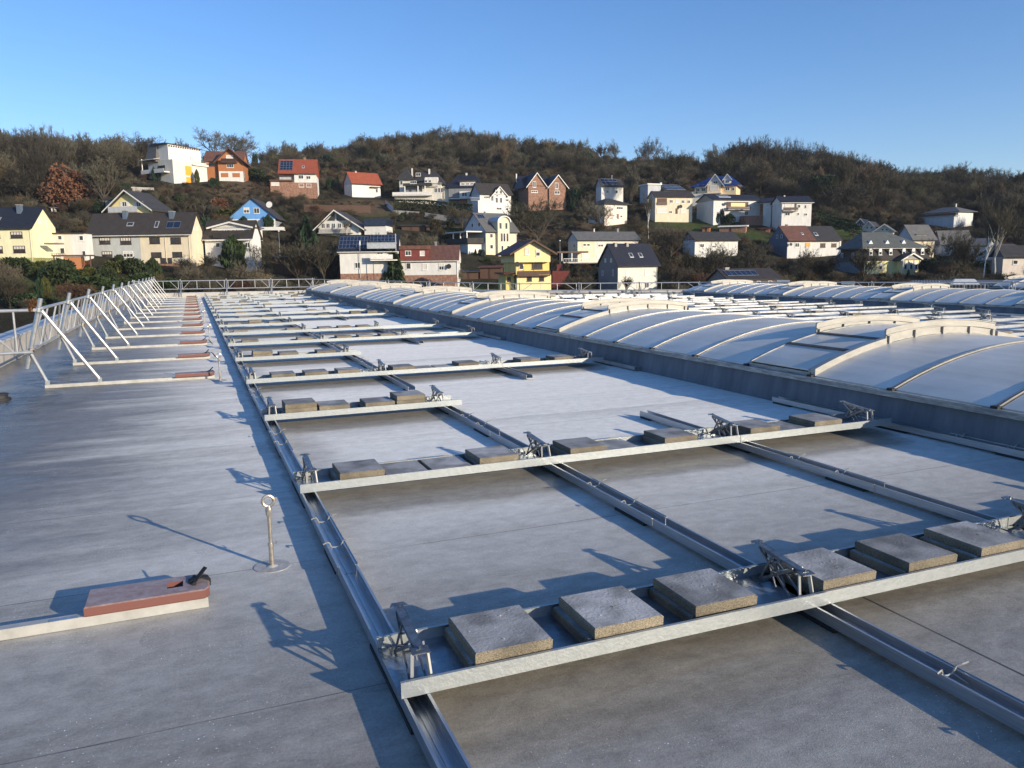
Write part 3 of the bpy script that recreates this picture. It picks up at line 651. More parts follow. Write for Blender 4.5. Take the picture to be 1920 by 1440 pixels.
def make_stand():
    r = empty('guard_rail_stand', (0, 0, 0))
    MB().box(-2.09, .24, -.025, .025, .003, .052).build('base_channel', MAT['ivory'], r)
    mb = MB().tube((-2.30, .05, .30), (-2.04, .05, 1.31), .029, n=12); mb.build('post', MAT['tube'], r)
    MB().tube((-2.06, .0, 1.17), (-1.37, 0, .085), .027, n=12).build('long_brace', MAT['tubew'], r)
    MB().tube((-2.235, 0, .55), (-2.055, 0, .085), .022, n=10).build('short_brace', MAT['tubew'], r)
    for x in (-1.37, -2.055):
        mb = MB().box(x-.025, x+.025, -.03, -.026, .05, .11).box(x-.025, x+.025, .026, .03, .05, .11); mb.tube((x, -.035, .08), (x, .035, .08), .008, n=8); mb.build('foot_bracket', MAT['galv'], r)
    for (x, z) in ((-2.075, 1.15), (-2.225, .56)):
        mb = MB().tube((x, -.01, z-.03), (x+.012, -.01, z+.03), .042, n=10); mb.tube((x-.05, .04, z), (x+.06, -.04, z+.01), .022, n=8); mb.tube((x+.05, -.04, z), (x+.085, -.04, z+.02), .009, n=6)
        mb.build('coupler', MAT['coupler'] if z < 1 else MAT['galv'], r)
    return r
MAT['tubew'] = simple('white_tube', (.38, .385, .385), .33, .5, col2=(.54, .54, .535), scale=9)
def girder(P0, P1, zt0, zl0, zt1, zl1, lean, label, group, r=.024, name='guard_rail_girder'):
    P0, P1 = Vector((*P0, 0)), Vector((*P1, 0)); d = P1-P0; Lg = d.length; d.normalize(); nrm = Vector((-d.y, d.x, 0))
    o = empty(name, tuple((P0+P1)/2), 0, label, 'guard rail', group); c = (P0+P1)/2
    def pt(t, u):                                # t along 0..1, u 0 low 1 top
        zl, zt = zl0+(zl1-zl0)*t, zt0+(zt1-zt0)*t
        return P0+(P1-P0)*t+nrm*(lean*(u))+Vector((0, 0, zl+(zt-zl)*u))-c
    MB().tube(pt(-.02, 1), pt(1.02, 1), r, n=10).build('top_tube', MAT['tubew'], o)
    MB().tube(pt(-.02, 0), pt(1.02, 0), r, n=10).build('bottom_tube', MAT['tubew'], o)
    for t in (.04, .36, .64, .96): MB().tube(pt(t, 0), pt(t, 1), r*.62, n=7).build('upright_bar', MAT['tubew'], o)
    for t, u in ((.05, .22), (.95, .78)): MB().tube(pt(t, 0), pt(u, 1), r*.62, n=7).build('diagonal_bar', MAT['tubew'], o)
    return o
SG = 'guard rail stands along the left roof edge'; GG = 'guard rail girders along the left roof edge'
for k in range(14):
    y = 13.1+2.97*k; 
    if y > 52.6: break
    if k == 0: S0 = make_stand(); o = S0
    else: o = copy_tree(S0)
    o.location = (0, y, 0); tag(o, '%s leaning tube stand from the camera in the left guard rail' % ORD[k], 'guard rail stand', SG)
    wv = copy_tree(W0)
    wv.location = (.235, y-.10, 0); weight_variant(wv, k+1)
    tag(wv, 'red-brown counterweight on the %s guard rail stand from the camera' % ORD[k], 'counterweight', 'red-brown counterweights on the base channels')
    if y+2.97 < 53:
        girder((-2.225-.04, y), (-2.225-.04, y+2.97), 1.15, .56, 1.15, .56, -.15, '%s truss length from the camera in the left guard rail' % ORD[k], GG)
girder((-5.4, 13.0), (-2.25, 13.0), 1.16, .53, 1.15, .55, 0, 'truss rail running out of the picture at the left from the nearest stand', 'guard rail girders crossing the left edge')
# ---- railing across the far end
def far_post(x, y, dx, dy, zt, label):
    o = empty('rail_post', (x, y, 0), 0, label, 'rail post', 'leaning posts of the far railing'); nrm = Vector((-dy, dx, 0)); d = Vector((dx, dy, 0))
    MB().tube(nrm*.10+Vector((0, 0, -.0)), nrm*.10+Vector((0, 0, zt*1.10)), .028, n=8).build('post', MAT['tube'], o)
    MB().tube(nrm*.10+Vector((0, 0, zt*1.0)), -nrm*.55+d*.10+Vector((0, 0, .03)), .022, n=8).build('long_brace', MAT['tube'], o)
    MB().tube(nrm*.12+Vector((0, 0, zt*.52)), -nrm*.18-d*.05+Vector((0, 0, .03)), .018, n=8).build('short_brace', MAT['tube'], o)
    MB().tube(nrm*.10+Vector((0, 0, zt*.93)), nrm*.10+Vector((0, 0, zt*1.0)), .045, n=8).build('coupler', MAT['coupler'], o)
    MB().box(-.7, .7, -.05, .05, .001, .03).build('base_channel', MAT['ivory'], o)
run = [(EDGE[0], EDGE[1], 1.0, .50, .98, .48), (EDGE[1], EDGE[2], .96, .48, .66, .28), (EDGE[2], EDGE[3], .66, .28, .64, .24), (EDGE[3], EDGE[4], .64, .24, .66, .24), (EDGE[4], EDGE[5], .66, .24, .7, .26)]
gk = 0
for (a, b, zt0, zl0, zt1, zl1) in run:
    a, b = Vector(a), Vector(b); Lg = (b-a).length; nseg = max(1, round(Lg/2.97)); d = (b-a)/Lg; nr = Vector((-d.y, d.x))
    for q in range(nseg):
        if gk > 26: break
        t0, t1 = q/nseg, (q+1)/nseg; A, Bv = a+(b-a)*t0-nr*.25, a+(b-a)*t1-nr*.25
        zz = lambda t, u, v: u+(v-u)*t
        girder(A, Bv, zz(t0, zt0, zt1), zz(t0, zl0, zl1), zz(t1, zt0, zt1), zz(t1, zl0, zl1), 0, 'white truss length of the far railing, %s counted from the left' % (['first','second','third','fourth','fifth','sixth','seventh','eighth','ninth','tenth','eleventh','twelfth','thirteenth','fourteenth','fifteenth','sixteenth','seventeenth','eighteenth','nineteenth','twentieth','twenty-first','twenty-second','twenty-third','twenty-fourth','twenty-fifth','twenty-sixth','twenty-seventh'][gk]), 'truss lengths of the far railing', r=.027)
        far_post(A.x, A.y, d.x, d.y, zz(t0, zt0, zt1), 'leaning post at the left end of the %s truss length of the far railing' % (['first','second','third','fourth','fifth','sixth','seventh','eighth','ninth','tenth','eleventh','twelfth','thirteenth','fourteenth','fifteenth','sixteenth','seventeenth','eighteenth','nineteenth','twentieth','twenty-first','twenty-second','twenty-third','twenty-fourth','twenty-fifth','twenty-sixth','twenty-seventh'][gk]))
        gk += 1
# ---- roof drain at the left
gx, gy = gp(8, 745, .03)
o = empty('roof_drain', (gx-.05, gy, 0), 0, 'round black roof drain basket at the left picture edge', 'roof drain')
mb = MB(); mb.tube((0,0,.001), (0,0,.02), .13, n=20); mb.tube((0,0,.02), (0,0,.07), .10, .09, n=20); mb.build('basket', MAT['rubber'], o)
mb = MB(); mb.tube((0,0,.0705), (0,0,.085), .11, .10, n=20); mb.build('lid', MAT['rubber'], o)
# ================================================================== TERRAIN
TD = [60, 100, 125, 140, 152, 170, 190, 210, 235, 260, 300, 350, 420, 520]
TC = {-400: [750, 640, 565, 520, 492, 458, 425, 398, 372, 352, 337.4, 328, 306, 284],
      0: [750, 640, 565, 520, 492, 455, 420, 396, 370, 350, 337.4, 329, 309, 288],
      150: [750, 640, 565, 520, 494, 455, 418, 393, 365, 343, 329.4, 329, 318, 304],
      300: [750, 650, 575, 528, 497, 450, 405, 378, 343, 325, 316.3, 316.3, 316.3, 316],
      450: [750, 650, 580, 535, 502, 468, 432, 390, 348, 330, 323.2, 321.2, 321.2, 321],
      600: [750, 650, 590, 545, 508, 478, 440, 410, 372, 350, 324.5, 314, 308, 308],
      750: [750, 650, 575, 535, 512, 480, 445, 412, 378, 350, 316.5, 297, 286, 284],
      870: [750, 650, 590, 550, 520, 478, 450, 420, 388, 358, 316.5, 292, 282, 281],
      1000: [750, 640, 565, 545, 525, 495, 460, 425, 392, 362, 324.5, 304, 294, 292],
      1200: [750, 640, 560, 535, 512, 492, 462, 430, 400, 370, 334.95, 321, 314, 313],
      1350: [750, 640, 575, 545, 525, 500, 470, 438, 405, 372, 342.2, 334, 328, 327],
      1500: [750, 640, 575, 548, 530, 508, 484, 452, 420, 388, 356.1, 344, 337, 336],
      1700: [750, 640, 580, 555, 535, 515, 492, 465, 435, 405, 379.7, 371, 362, 360],
      1920: [750, 640, 580, 557, 537, 518, 495, 470, 440, 412, 388.6, 381, 373, 371],
      2500: [750, 640, 580, 557, 537, 518, 495, 470, 440, 412, 388.6, 381, 373, 371]}
TK = sorted(TC)
def ty(px, D):
    px = max(TK[0], min(TK[-1]-.01, px)); i = max(k for k in range(len(TK)-1) if TK[k] <= px); a, b = TK[i], TK[i+1]; t = (px-a)/(b-a)
    t = t*t*(3-2*t)
    ya, yb = np.interp(D, TD, TC[a]), np.interp(D, TD, TC[b]); return ya+(yb-ya)*t
def terr(px, D):                                # ground height
    if D > 520: return z_at(px, ty(px, 520), 520) - (D-520)*.02
    if D < 60: return max(-8.6, z_at(px, ty(px, 60), 60))
    return z_at(px, ty(px, D), D)
def solve_D(px, py, lo=105, hi=500):
    for D in np.arange(lo, hi, 1.0):
        if ty(px, D) <= py: return float(D)
    return float(hi)
cols = list(np.arange(-560, 2560, 26)); Ds = list(np.concatenate([np.arange(48, 300, 4.0), np.arange(300, 540, 12.0), [600, 700, 900, 1300]]))
tv = []; 
for px in cols:
    h = hdir(px)
    for D in Ds:
        z = terr(px, D); zz = z + .35*math.sin(px*.021+D*.11)*math.sin(D*.07-px*.013) if D > 100 else z
        tv.append((h.x*D, h.y*D, zz))
nD = len(Ds); tf = []
for i in range(len(cols)-1):
    for j in range(nD-1):
        a = i*nD+j; tf.append((a, a+nD, a+nD+1, a+1))
me = bpy.data.meshes.new('hillside'); me.from_pydata(tv, [], tf); me.polygons.foreach_set('use_smooth', [True]*len(tf))
GREEN = [(1440, 318, 110, 7), (1400, 452, 60, 14), (1375, 440, 70, 12), (900, 545, 190, 14), (640, 530, 60, 10), (1590, 440, 60, 14), (470, 330, 30, 5), (180, 425, 60, 22), (1020, 303, 60, 4), (660, 430, 70, 16), (80, 540, 160, 40), (560, 490, 40, 14), (1290, 420, 80, 20), (980, 318, 60, 8), (1330, 345, 40, 6), (700, 400, 60, 10), (1640, 450, 60, 10)]
TAN = [(880, 318, 60, 7), (760, 322, 70, 8), (1060, 325, 80, 8), (1180, 345, 50, 8), (1120, 425, 50, 10), (540, 375, 60, 12), (1250, 440, 60, 14), (470, 360, 90, 26), (650, 335, 60, 14), (940, 440, 90, 26), (1000, 440, 80, 20), (690, 390, 90, 18)]
ca = me.color_attributes.new('cover', 'FLOAT_COLOR', 'POINT')
arr = np.zeros((len(tv), 4), dtype=np.float32); arr[:, 3] = 1
q = 0
for px in cols:
    for D in Ds:
        y = ty(px, min(D, 520)); g = t_ = 0
        for (cx, cy, rx, ry) in GREEN: g = max(g, 1.3-((px-cx)/rx)**2-((y-cy)/ry)**2)
        for (cx, cy, rx, ry) in TAN: t_ = max(t_, 1.3-((px-cx)/rx)**2-((y-cy)/ry)**2)
        arr[q, 0] = min(1, max(0, g)); arr[q, 1] = min(1, max(0, t_)); q += 1
ca.data.foreach_set('color', arr.ravel())
def ground_mat():
    m, t, b = new_mat('hillside_ground'); L = t.links
    tc = N(t, 'ShaderNodeTexCoord'); P = tc.outputs['Object']
    def noise(s, d=6, r=.65):
        n = N(t, 'ShaderNodeTexNoise'); n.inputs['Scale'].default_value = s; n.inputs['Detail'].default_value = d; n.inputs['Roughness'].default_value = r; L.new(P, n.inputs['Vector']); return n.outputs[0]
    def ramp(f, c):
        r = N(t, 'ShaderNodeValToRGB'); e = r.color_ramp.elements; e[0].position = .35; e[1].position = .65; e[0].color = rgb(c[0]); e[1].color = rgb(c[1]); L.new(f, r.inputs[0]); return r.outputs[0]
    base = ramp(noise(.12), ((.026, .023, .014), (.048, .044, .024))); gr = ramp(noise(.5), ((.035, .055, .014), (.075, .095, .028))); tn = ramp(noise(.6), ((.075, .052, .030), (.135, .10, .06)))
    at = N(t, 'ShaderNodeVertexColor'); at.layer_name = 'cover'; sp = N(t, 'ShaderNodeSeparateColor'); L.new(at.outputs[0], sp.inputs[0])
    def mask(s):
        a = N(t, 'ShaderNodeMath', operation='MULTIPLY_ADD'); a.inputs[1].default_value = 1.6; L.new(s, a.inputs[0]); n = N(t, 'ShaderNodeMath', operation='MULTIPLY'); n.inputs[1].default_value = -1.1; L.new(noise(.25), n.inputs[0]); L.new(n.outputs[0], a.inputs[2]); a.use_clamp = True; return a.outputs[0]
    m1 = N(t, 'ShaderNodeMixRGB'); L.new(mask(sp.outputs[0]), m1.inputs[0]); L.new(base, m1.inputs[1]); L.new(gr, m1.inputs[2])
    m2 = N(t, 'ShaderNodeMixRGB'); L.new(mask(sp.outputs[1]), m2.inputs[0]); L.new(m1.outputs[0], m2.inputs[1]); L.new(tn, m2.inputs[2])
    L.new(m2.outputs[0], b.inputs['Base Color']); b.inputs['Roughness'].default_value = .9; b.inputs['Specular IOR Level'].default_value = .1
    bp = N(t, 'ShaderNodeBump'); bp.inputs['Strength'].default_value = .8; bp.inputs['Distance'].default_value = .5; L.new(noise(1.2, 8), bp.inputs['Height']); L.new(bp.outputs[0], b.inputs['Normal'])
    return m
MAT['ground'] = ground_mat(); me.materials.append(MAT['ground'])
ho = bpy.data.objects.new('hillside', me); COL.objects.link(ho); tag(ho, kind='structure')
mb = MB(); mb.quad((-2500, -2500, -9.2), (2500, -2500, -9.2), (2500, 2500, -9.2), (-2500, 2500, -9.2)); tag(mb.build('valley_ground', MAT['ground'], fix=False), kind='structure')
# ================================================================== BUILDINGS
def plaster(name, c): MAT[name] = simple(name+'_plaster', tuple(x*.84 for x in c), .85, col2=tuple(min(1, x*1.03) for x in c), scale=.9, bump=.1, bscale=30, stretch=(1.6, 1.6, .5), detail=8); return MAT[name]
for nme, c in dict(white=(.70,.69,.65), cream=(.72,.63,.46), yellow=(.82,.72,.36), paleyellow=(.80,.76,.48), strong=(.80,.62,.20), pink=(.76,.66,.56), grey=(.46,.48,.46), lgrey=(.50,.52,.54), blue=(.13,.33,.66), slate=(.10,.14,.19), dgrey=(.22,.23,.24), peach=(.80,.62,.38), green=(.38,.40,.14), ivory2=(.70,.67,.58)).items(): plaster(nme, c)  # lgrey and dgrey also put the shade of left-hand gables into wall colour
def roofm(name, c1, c2, rough=.6, tile=True):
    m, t, b = new_mat(name+'_roof'); L = t.links; tc = N(t, 'ShaderNodeTexCoord')
    wv = N(t, 'ShaderNodeTexWave', wave_type='BANDS', bands_direction='Z'); wv.inputs['Scale'].default_value = 2.2; wv.inputs['Distortion'].default_value = .3; L.new(tc.outputs['Object'], wv.inputs[0])
    wx = N(t, 'ShaderNodeTexWave', wave_type='BANDS', bands_direction='X'); wx.inputs['Scale'].default_value = 1.4; L.new(tc.outputs['Object'], wx.inputs[0])
    n = N(t, 'ShaderNodeTexNoise'); n.inputs['Scale'].default_value = 1.3; n.inputs['Detail'].default_value = 8; n.inputs['Roughness'].default_value = .7; L.new(tc.outputs['Object'], n.inputs[0])
    r = N(t, 'ShaderNodeValToRGB'); e = r.color_ramp.elements; e[0].position = .3; e[1].position = .7; e[0].color = rgb(c1); e[1].color = rgb(c2); L.new(n.outputs[0], r.inputs[0])
    L.new(r.outputs[0], b.inputs['Base Color']); b.inputs['Roughness'].default_value = rough; b.inputs['Specular IOR Level'].default_value = .3
    ad = N(t, 'ShaderNodeMath', operation='ADD'); L.new(wv.outputs[1], ad.inputs[0]); L.new(wx.outputs[1], ad.inputs[1])
    bp = N(t, 'ShaderNodeBump'); bp.inputs['Strength'].default_value = .5; bp.inputs['Distance'].default_value = .08; L.new(ad.outputs[0], bp.inputs['Height']); L.new(bp.outputs[0], b.inputs['Normal'])
    MAT[name] = m
roofm('r_black', (.012,.016,.030), (.024,.028,.042)); roofm('r_dark', (.035,.034,.034), (.065,.062,.058)); roofm('r_brown', (.036,.031,.029), (.060,.052,.047)); roofm('r_red', (.24,.055,.028), (.36,.10,.05))
roofm('r_dred', (.09,.022,.018), (.15,.04,.03)); roofm('r_grey', (.10,.10,.10), (.16,.16,.155)); roofm('r_blue', (.008,.03,.15), (.02,.06,.26), .35); roofm('r_greygreen', (.085,.095,.09), (.13,.14,.13)); roofm('r_rust', (.12,.055,.04), (.20,.10,.07))
MAT['timber'] = simple('orange_timber', (.30,.11,.04), .7, col2=(.44,.18,.07), scale=2, stretch=(1, 1, 9))
MAT['dtimber'] = simple('dark_timber', (.06,.03,.02), .7, col2=(.11,.06,.035), scale=2, stretch=(9, 1, 1))
MAT['redpaint'] = simple('red_paint', (.15,.032,.024), .6, col2=(.21,.048,.036), scale=2)
def brick_mat():
    m, t, b = new_mat('brick'); L = t.links; tc = N(t, 'ShaderNodeTexCoord')
    n = N(t, 'ShaderNodeTexNoise'); n.inputs['Scale'].default_value = 2.5; n.inputs['Detail'].default_value = 9; n.inputs['Roughness'].default_value = .75; L.new(tc.outputs['Object'], n.inputs[0])
    r = N(t, 'ShaderNodeValToRGB'); e = r.color_ramp.elements; e[0].position = .35; e[1].position = .65; e[0].color = rgb((.14,.07,.05)); e[1].color = rgb((.38,.22,.15)); L.new(n.outputs[0], r.inputs[0]); L.new(r.outputs[0], b.inputs['Base Color']); b.inputs['Roughness'].default_value = .9; return m
MAT['brick'] = brick_mat()
MAT['wframe'] = simple('white_window_frame', (.75,.74,.70), .5); MAT['bframe'] = simple('brown_window_frame', (.05,.022,.015), .5); MAT['shutter'] = simple('roller_shutter', (.62,.58,.52), .6, stretch=(1, 1, 8))
MAT['glass'] = simple('window_glass', (.02,.024,.03), .12, col2=(.06,.06,.065), scale=.8); MAT['trimw'] = simple('white_trim', (.74,.72,.66), .6); MAT['orange'] = simple('orange_shutter', (.80,.36,.03), .6); MAT['solar'] = simple('solar_panel_glass', (.008,.014,.035), .15, col2=(.02,.035,.075), scale=2)
MAT['solarline'] = simple('solar_frame', (.25,.28,.33), .4, .5); MAT['stone'] = simple('grey_concrete', (.30,.28,.25), .85, col2=(.42,.40,.36), scale=1.5); MAT['fascia'] = simple('dark_fascia', (.03,.028,.026), .6)
MAT['metalroof'] = simple('corrugated_sheet', (.40,.42,.43), .5, .4, col2=(.55,.57,.58), scale=2)
def vnoise(*a): return 0
HOUSES = []
class House:
    def __init__(s, label, x0, x1, yb, side=0, D=None, cat='house', name='house', th=None, base_drop=3.0):
        cx = (x0+x1)/2; s.D = D or solve_D(cx, yb); s.m = s.D/F_PX/math.cos(math.atan((cx-960)/F_PX))  # metres per photo pixel
        s.m = s.D*math.cos(math.atan((cx-960)/F_PX))/F_PX
        s.th = math.radians(th if th is not None else (28 if side else 6)); s.ref = x1 if side >= 0 else x0; s.yb = yb; s.side = side
        h = hdir(s.ref); ez = z_at(s.ref, yb, s.D); ang = math.atan2(-h.x, h.y)   # local y axis along h
        rot = ang + (-s.th if side >= 0 else s.th)
        s.o = empty(name, (h.x*s.D, h.y*s.D, ez), rot, label, cat); s.c = math.cos(s.th)
        s.depth = abs(side)*s.m/math.sin(s.th) if side else 9.0
        s.w0, s.w1 = s.X(x0), s.X(x1); s.drop = base_drop; s.x0, s.x1 = x0, x1
        HOUSES.append((x0-(abs(side) if side < 0 else 0)-2, x1+(side if side > 0 else 0)+2, yb, s.D, s.depth))
        s.parts = {}
    def X(s, px): return (px-s.ref)*s.m/s.c
    def Z(s, py): return (s.yb-py)*s.m
    def SY(s, px):                               # depth of a side-facade pixel
        return abs(px-s.ref)*s.m/math.sin(s.th)
    def box(s, name, x0, x1, y0, y1, d0, d1, mat, parent=None):
        mb = MB(); mb.box(s.X(x0), s.X(x1), d0, d1, s.Z(y1), s.Z(y0)); return mb.build(name, MAT[mat], parent or s.o)
    def wall(s, x0, x1, yt, mat, d0=0, d1=None, yb=None, name='wall'):
        mb = MB(); mb.box(s.X(x0), s.X(x1), d0, s.depth if d1 is None else d1, (-s.drop if yb is None else s.Z(yb)), s.Z(yt)); return mb.build(name, MAT[mat], s.o)
    def gable_x(s, x0, x1, ye, yr, roof, wallm, d0=0, d1=None, over=.45, th=.16, gend=.35):   # ridge parallel to the front
        d1 = s.depth if d1 is None else d1; X0, X1, ze, zr = s.X(x0), s.X(x1), s.Z(ye), s.Z(yr); mid = (d0+d1)/2
        sl = (zr-ze)/(mid-d0+over); zt_ = ze; ze = ze+over*sl; mb = MB()
        for x in (X0, X1):
            mb.hexa([(x-(0 if x == X0 else .12), d0, ze), (x+(.12 if x == X0 else 0), d0, ze), (x+(.12 if x == X0 else 0), d1, ze), (x-(0 if x == X0 else .12), d1, ze)] + [(x-(0 if x == X0 else .12), mid-.01, zr-.05), (x+(.12 if x == X0 else 0), mid-.01, zr-.05), (x+(.12 if x == X0 else 0), mid+.01, zr-.05), (x-(0 if x == X0 else .12), mid+.01, zr-.05)])
        mb.box(X0+.02, X1-.02, d0+.015, d1-.015, zt_-.3, ze+.02)
        mb.build('gable', MAT[wallm], s.o)
        mb = MB(); A, Bx = X0-gend, X1+gend
        for sg in (-1, 1):
            ey = (d0-over) if sg < 0 else (d1+over); ez = ze-over*sl
            mb.hexa([(A, ey, ez), (Bx, ey, ez), (Bx, mid, zr), (A, mid, zr), (A, ey, ez+th), (Bx, ey, ez+th), (Bx, mid, zr+th), (A, mid, zr+th)])
        r = mb.build('roof', MAT[roof], s.o); s.roof = r; s.rp = (d0, mid, ze, zr, sl, th)
        MB().tube((A, d0-over-.06, ze-over*sl+.02), (Bx, d0-over-.06, ze-over*sl+.02), .07, n=6).build('gutter', MAT['trimw' if wallm in ('white', 'cream') else 'fascia'], r)
        return r
    def gable_y(s, x0, x1, ye, yr, roof, wallm, d0=0, d1=None, over=.4, th=.16, fr=.6, trim='trimw', apex=None):      # gable towards the front
        d1 = s.depth if d1 is None else d1; X0, X1, ze, zr = s.X(x0), s.X(x1), s.Z(ye), s.Z(yr); mx = (X0+X1)/2 if apex is None else s.X(apex)
        mb = MB(); mb.hexa([(X0, d0, ze-.02), (X1, d0, ze-.02), (X1, d1, ze-.02), (X0, d1, ze-.02), (mx-.01, d0, zr-.05), (mx+.01, d0, zr-.05), (mx+.01, d1, zr-.05), (mx-.01, d1, zr-.05)])
        mb.build('gable', MAT[wallm], s.o); mb = MB(); tb = MB()
        for xe, sg in ((X0, -1), (X1, 1)):
            sl = (zr-ze)/abs(mx-xe); ex = xe+sg*over; ez = ze-over*sl; a, b = d0-fr, d1+.3
            mb.hexa([(ex, a, ez), (mx, a, zr), (mx, b, zr), (ex, b, ez), (ex, a, ez+th), (mx, a, zr+th), (mx, b, zr+th), (ex, b, ez+th)])
            if trim: tb.hexa([(ex, a-.07, ez-.10), (mx, a-.07, zr-.10), (mx, a-.005, zr-.10), (ex, a-.005, ez-.10), (ex, a-.07, ez+th+.03), (mx, a-.07, zr+th+.03), (mx, a-.005, zr+th+.03), (ex, a-.005, ez+th+.03)])
        r = mb.build('roof', MAT[roof], s.o)
        if trim: tb.build('barge_board', MAT[trim], r)
        return r
    def hip(s, x0, x1, ye, yr, roof, d0=0, d1=None, over=.5, inset=None, rx0=None, rx1=None, wallcap=True):
        d1 = s.depth if d1 is None else d1; X0, X1 = s.X(x0)-over, s.X(x1)+over; ze, zr = s.Z(ye), s.Z(yr); a, b = d0-over, d1+over; mid = (a+b)/2
        ins = inset if inset is not None else min((b-a)/2, (X1-X0)/2-.01)
        r0 = s.X(rx0) if rx0 else X0+ins; r1 = s.X(rx1) if rx1 else X1-ins
        mb = MB(); P = [(X0,a,ze),(X1,a,ze),(X1,b,ze),(X0,b,ze)]; R = [(r0,mid,zr),(r1,mid,zr)]
        mb.v = P+R+[(x,y,z-.15) for x,y,z in P]; mb.f = [(0,1,5,4),(1,2,5),(2,3,4,5),(3,0,4),(6,7,1,0),(7,8,2,1),(8,9,3,2),(9,6,0,3),(9,8,7,6)]; mb.m = [0]*9
        return mb.build('roof', MAT[roof], s.o)
    def frus(s, x0, x1, yb_, yt, mat, ins, d0=0, d1=None, name='roof'):   # steep mansard
        d1 = s.depth if d1 is None else d1; X0, X1, z0, z1 = s.X(x0), s.X(x1), s.Z(yb_), s.Z(yt)
        return MB().hexa([(X0-.3,d0-.3,z0),(X1+.3,d0-.3,z0),(X1+.3,d1+.3,z0),(X0-.3,d1+.3,z0),(X0+ins,d0+ins,z1),(X1-ins,d0+ins,z1),(X1-ins,d1-ins,z1),(X0+ins,d1-ins,z1)]).build(name, MAT[mat], s.o)
    def win(s, px, py, w, h, kind='d', d=0.0, arch=False, tilt=None):
        cx, cz = s.X(px), s.Z(py); W, H = w*s.m/s.c/2, h*s.m/2
        fm = 'bframe' if kind in 'bB' else 'wframe'; t = min(.09, W*.2)
        mb = MB(); y0, y1 = d-.07, d-.002
        mb.box(cx-W, cx-W+t, y0, y1, cz-H, cz+H).box(cx+W-t, cx+W, y0, y1, cz-H, cz+H).box(cx-W+t, cx+W-t, y0, y1, cz-H, cz-H+t).box(cx-W+t, cx+W-t, y0, y1, cz+H-t, cz+H)
        if W > .45 and kind != 's':
            nm = 1 if W < .9 else 3 if kind in 'bB' else 2
            for q in range(nm): x = cx-W+2*W*(q+1)/(nm+1); mb.box(x-t*.35, x+t*.35, y0+.005, y1, cz-H+t, cz+H-t)
        if arch: mb.tube((cx, y0, cz+H-.02), (cx, y1, cz+H-.02), W, n=18)
        mb.box(cx-W-.06, cx+W+.06, d-.13, d-.001, cz-H-.07, cz-H)
        f = mb.build('window', MAT[fm], s.o)
        if kind in 'dDb': MB().box(cx-W+t, cx+W-t, d-.03, d-.004, cz-H+t, cz+H-t).build('pane', MAT['glass'], f)
        if kind == 'D' or kind == 'B':
            sp = cz+H*.05
            MB().box(cx-W+t, cx+W-t, d-.045, d-.004, sp, cz+H-t).build('shutter', MAT['shutter'], f)
            if kind == 'B': MB().box(cx-W+t, cx+W-t, d-.03, d-.004, cz-H+t, sp-.002).build('pane', MAT['glass'], f)
        if kind == 's': MB().box(cx-W+t, cx+W-t, d-.03, d-.004, cz-H+t, cz+H-t).build('shutter', MAT['shutter'], f)
        if kind == 'o': MB().box(cx-W+t*.3, cx+W-t*.3, d-.09, d-.004, cz-H, cz+H).build('shutter', MAT['orange'], f)
        return f
    def swin(s, px, py, w, h, kind='d'):         # on the side facade
        y = s.SY(px); Wd = w*s.m/math.sin(s.th)/2; H = h*s.m/2; z = s.Z(py); sg = 1 if s.side > 0 else -1; x = s.w1 if s.side > 0 else s.w0
        def bx(mb, a, b, y0, y1, z0, z1): mb.box(min(x+sg*a, x+sg*b), max(x+sg*a, x+sg*b), y0, y1, z0, z1)
        Wd = min(Wd, .75); mb = MB(); t = .08
        bx(mb, .002, .07, y-Wd, y-Wd+t, z-H, z+H); bx(mb, .002, .07, y+Wd-t, y+Wd, z-H, z+H); bx(mb, .002, .07, y-Wd+t, y+Wd-t, z-H, z-H+t); bx(mb, .002, .07, y-Wd+t, y+Wd-t, z+H-t, z+H)
        f = mb.build('window', MAT['wframe'], s.o); mb = MB(); bx(mb, .004, .03, y-Wd+t, y+Wd-t, z-H+t, z+H-t); mb.build('pane' if kind == 'd' else 'shutter', MAT['glass' if kind == 'd' else 'shutter'], f)
    def on_roof(s, name, x0, x1, y0, y1, mat, lift=.06, grid=None, th=.08, parent=None):   # on the front slope of gable_x
        d0, mid, ze, zr, sl, rt = s.rp; X0, X1 = s.X(x0), s.X(x1); za, zb = s.Z(y1), s.Z(y0)
        da, db = d0+(za-ze)/sl, d0+(zb-ze)/sl; k = rt+lift*.3
        mb = MB(); mb.hexa([(X0,da,za+k),(X1,da,za+k),(X1,db,zb+k),(X0,db,zb+k),(X0,da,za+k+th),(X1,da,za+k+th),(X1,db,zb+k+th),(X0,db,zb+k+th)])
        o = mb.build(name, MAT[mat], parent or s.roof)
        if grid:
            mb = MB(); nx, ny = grid; e = k+th+.004
            for i in range(nx+1): x = X0+(X1-X0)*i/nx; mb.hexa([(x-.03,da,za+e),(x+.03,da,za+e),(x+.03,db,zb+e),(x-.03,db,zb+e),(x-.03,da,za+e+.01),(x+.03,da,za+e+.01),(x+.03,db,zb+e+.01),(x-.03,db,zb+e+.01)])
            for j in range(ny+1):
                u = j/ny; z = za+(zb-za)*u; y = da+(db-da)*u; mb.hexa([(X0,y-.03,z-.03*sl+e+.012),(X1,y-.03,z-.03*sl+e+.012),(X1,y+.03,z+.03*sl+e+.012),(X0,y+.03,z+.03*sl+e+.012)]+[(X0,y-.03,z-.03*sl+e+.02),(X1,y-.03,z-.03*sl+e+.02),(X1,y+.03,z+.03*sl+e+.02),(X0,y+.03,z+.03*sl+e+.02)])
            mb.build('panel_frame', MAT['solarline'], o)
        return o
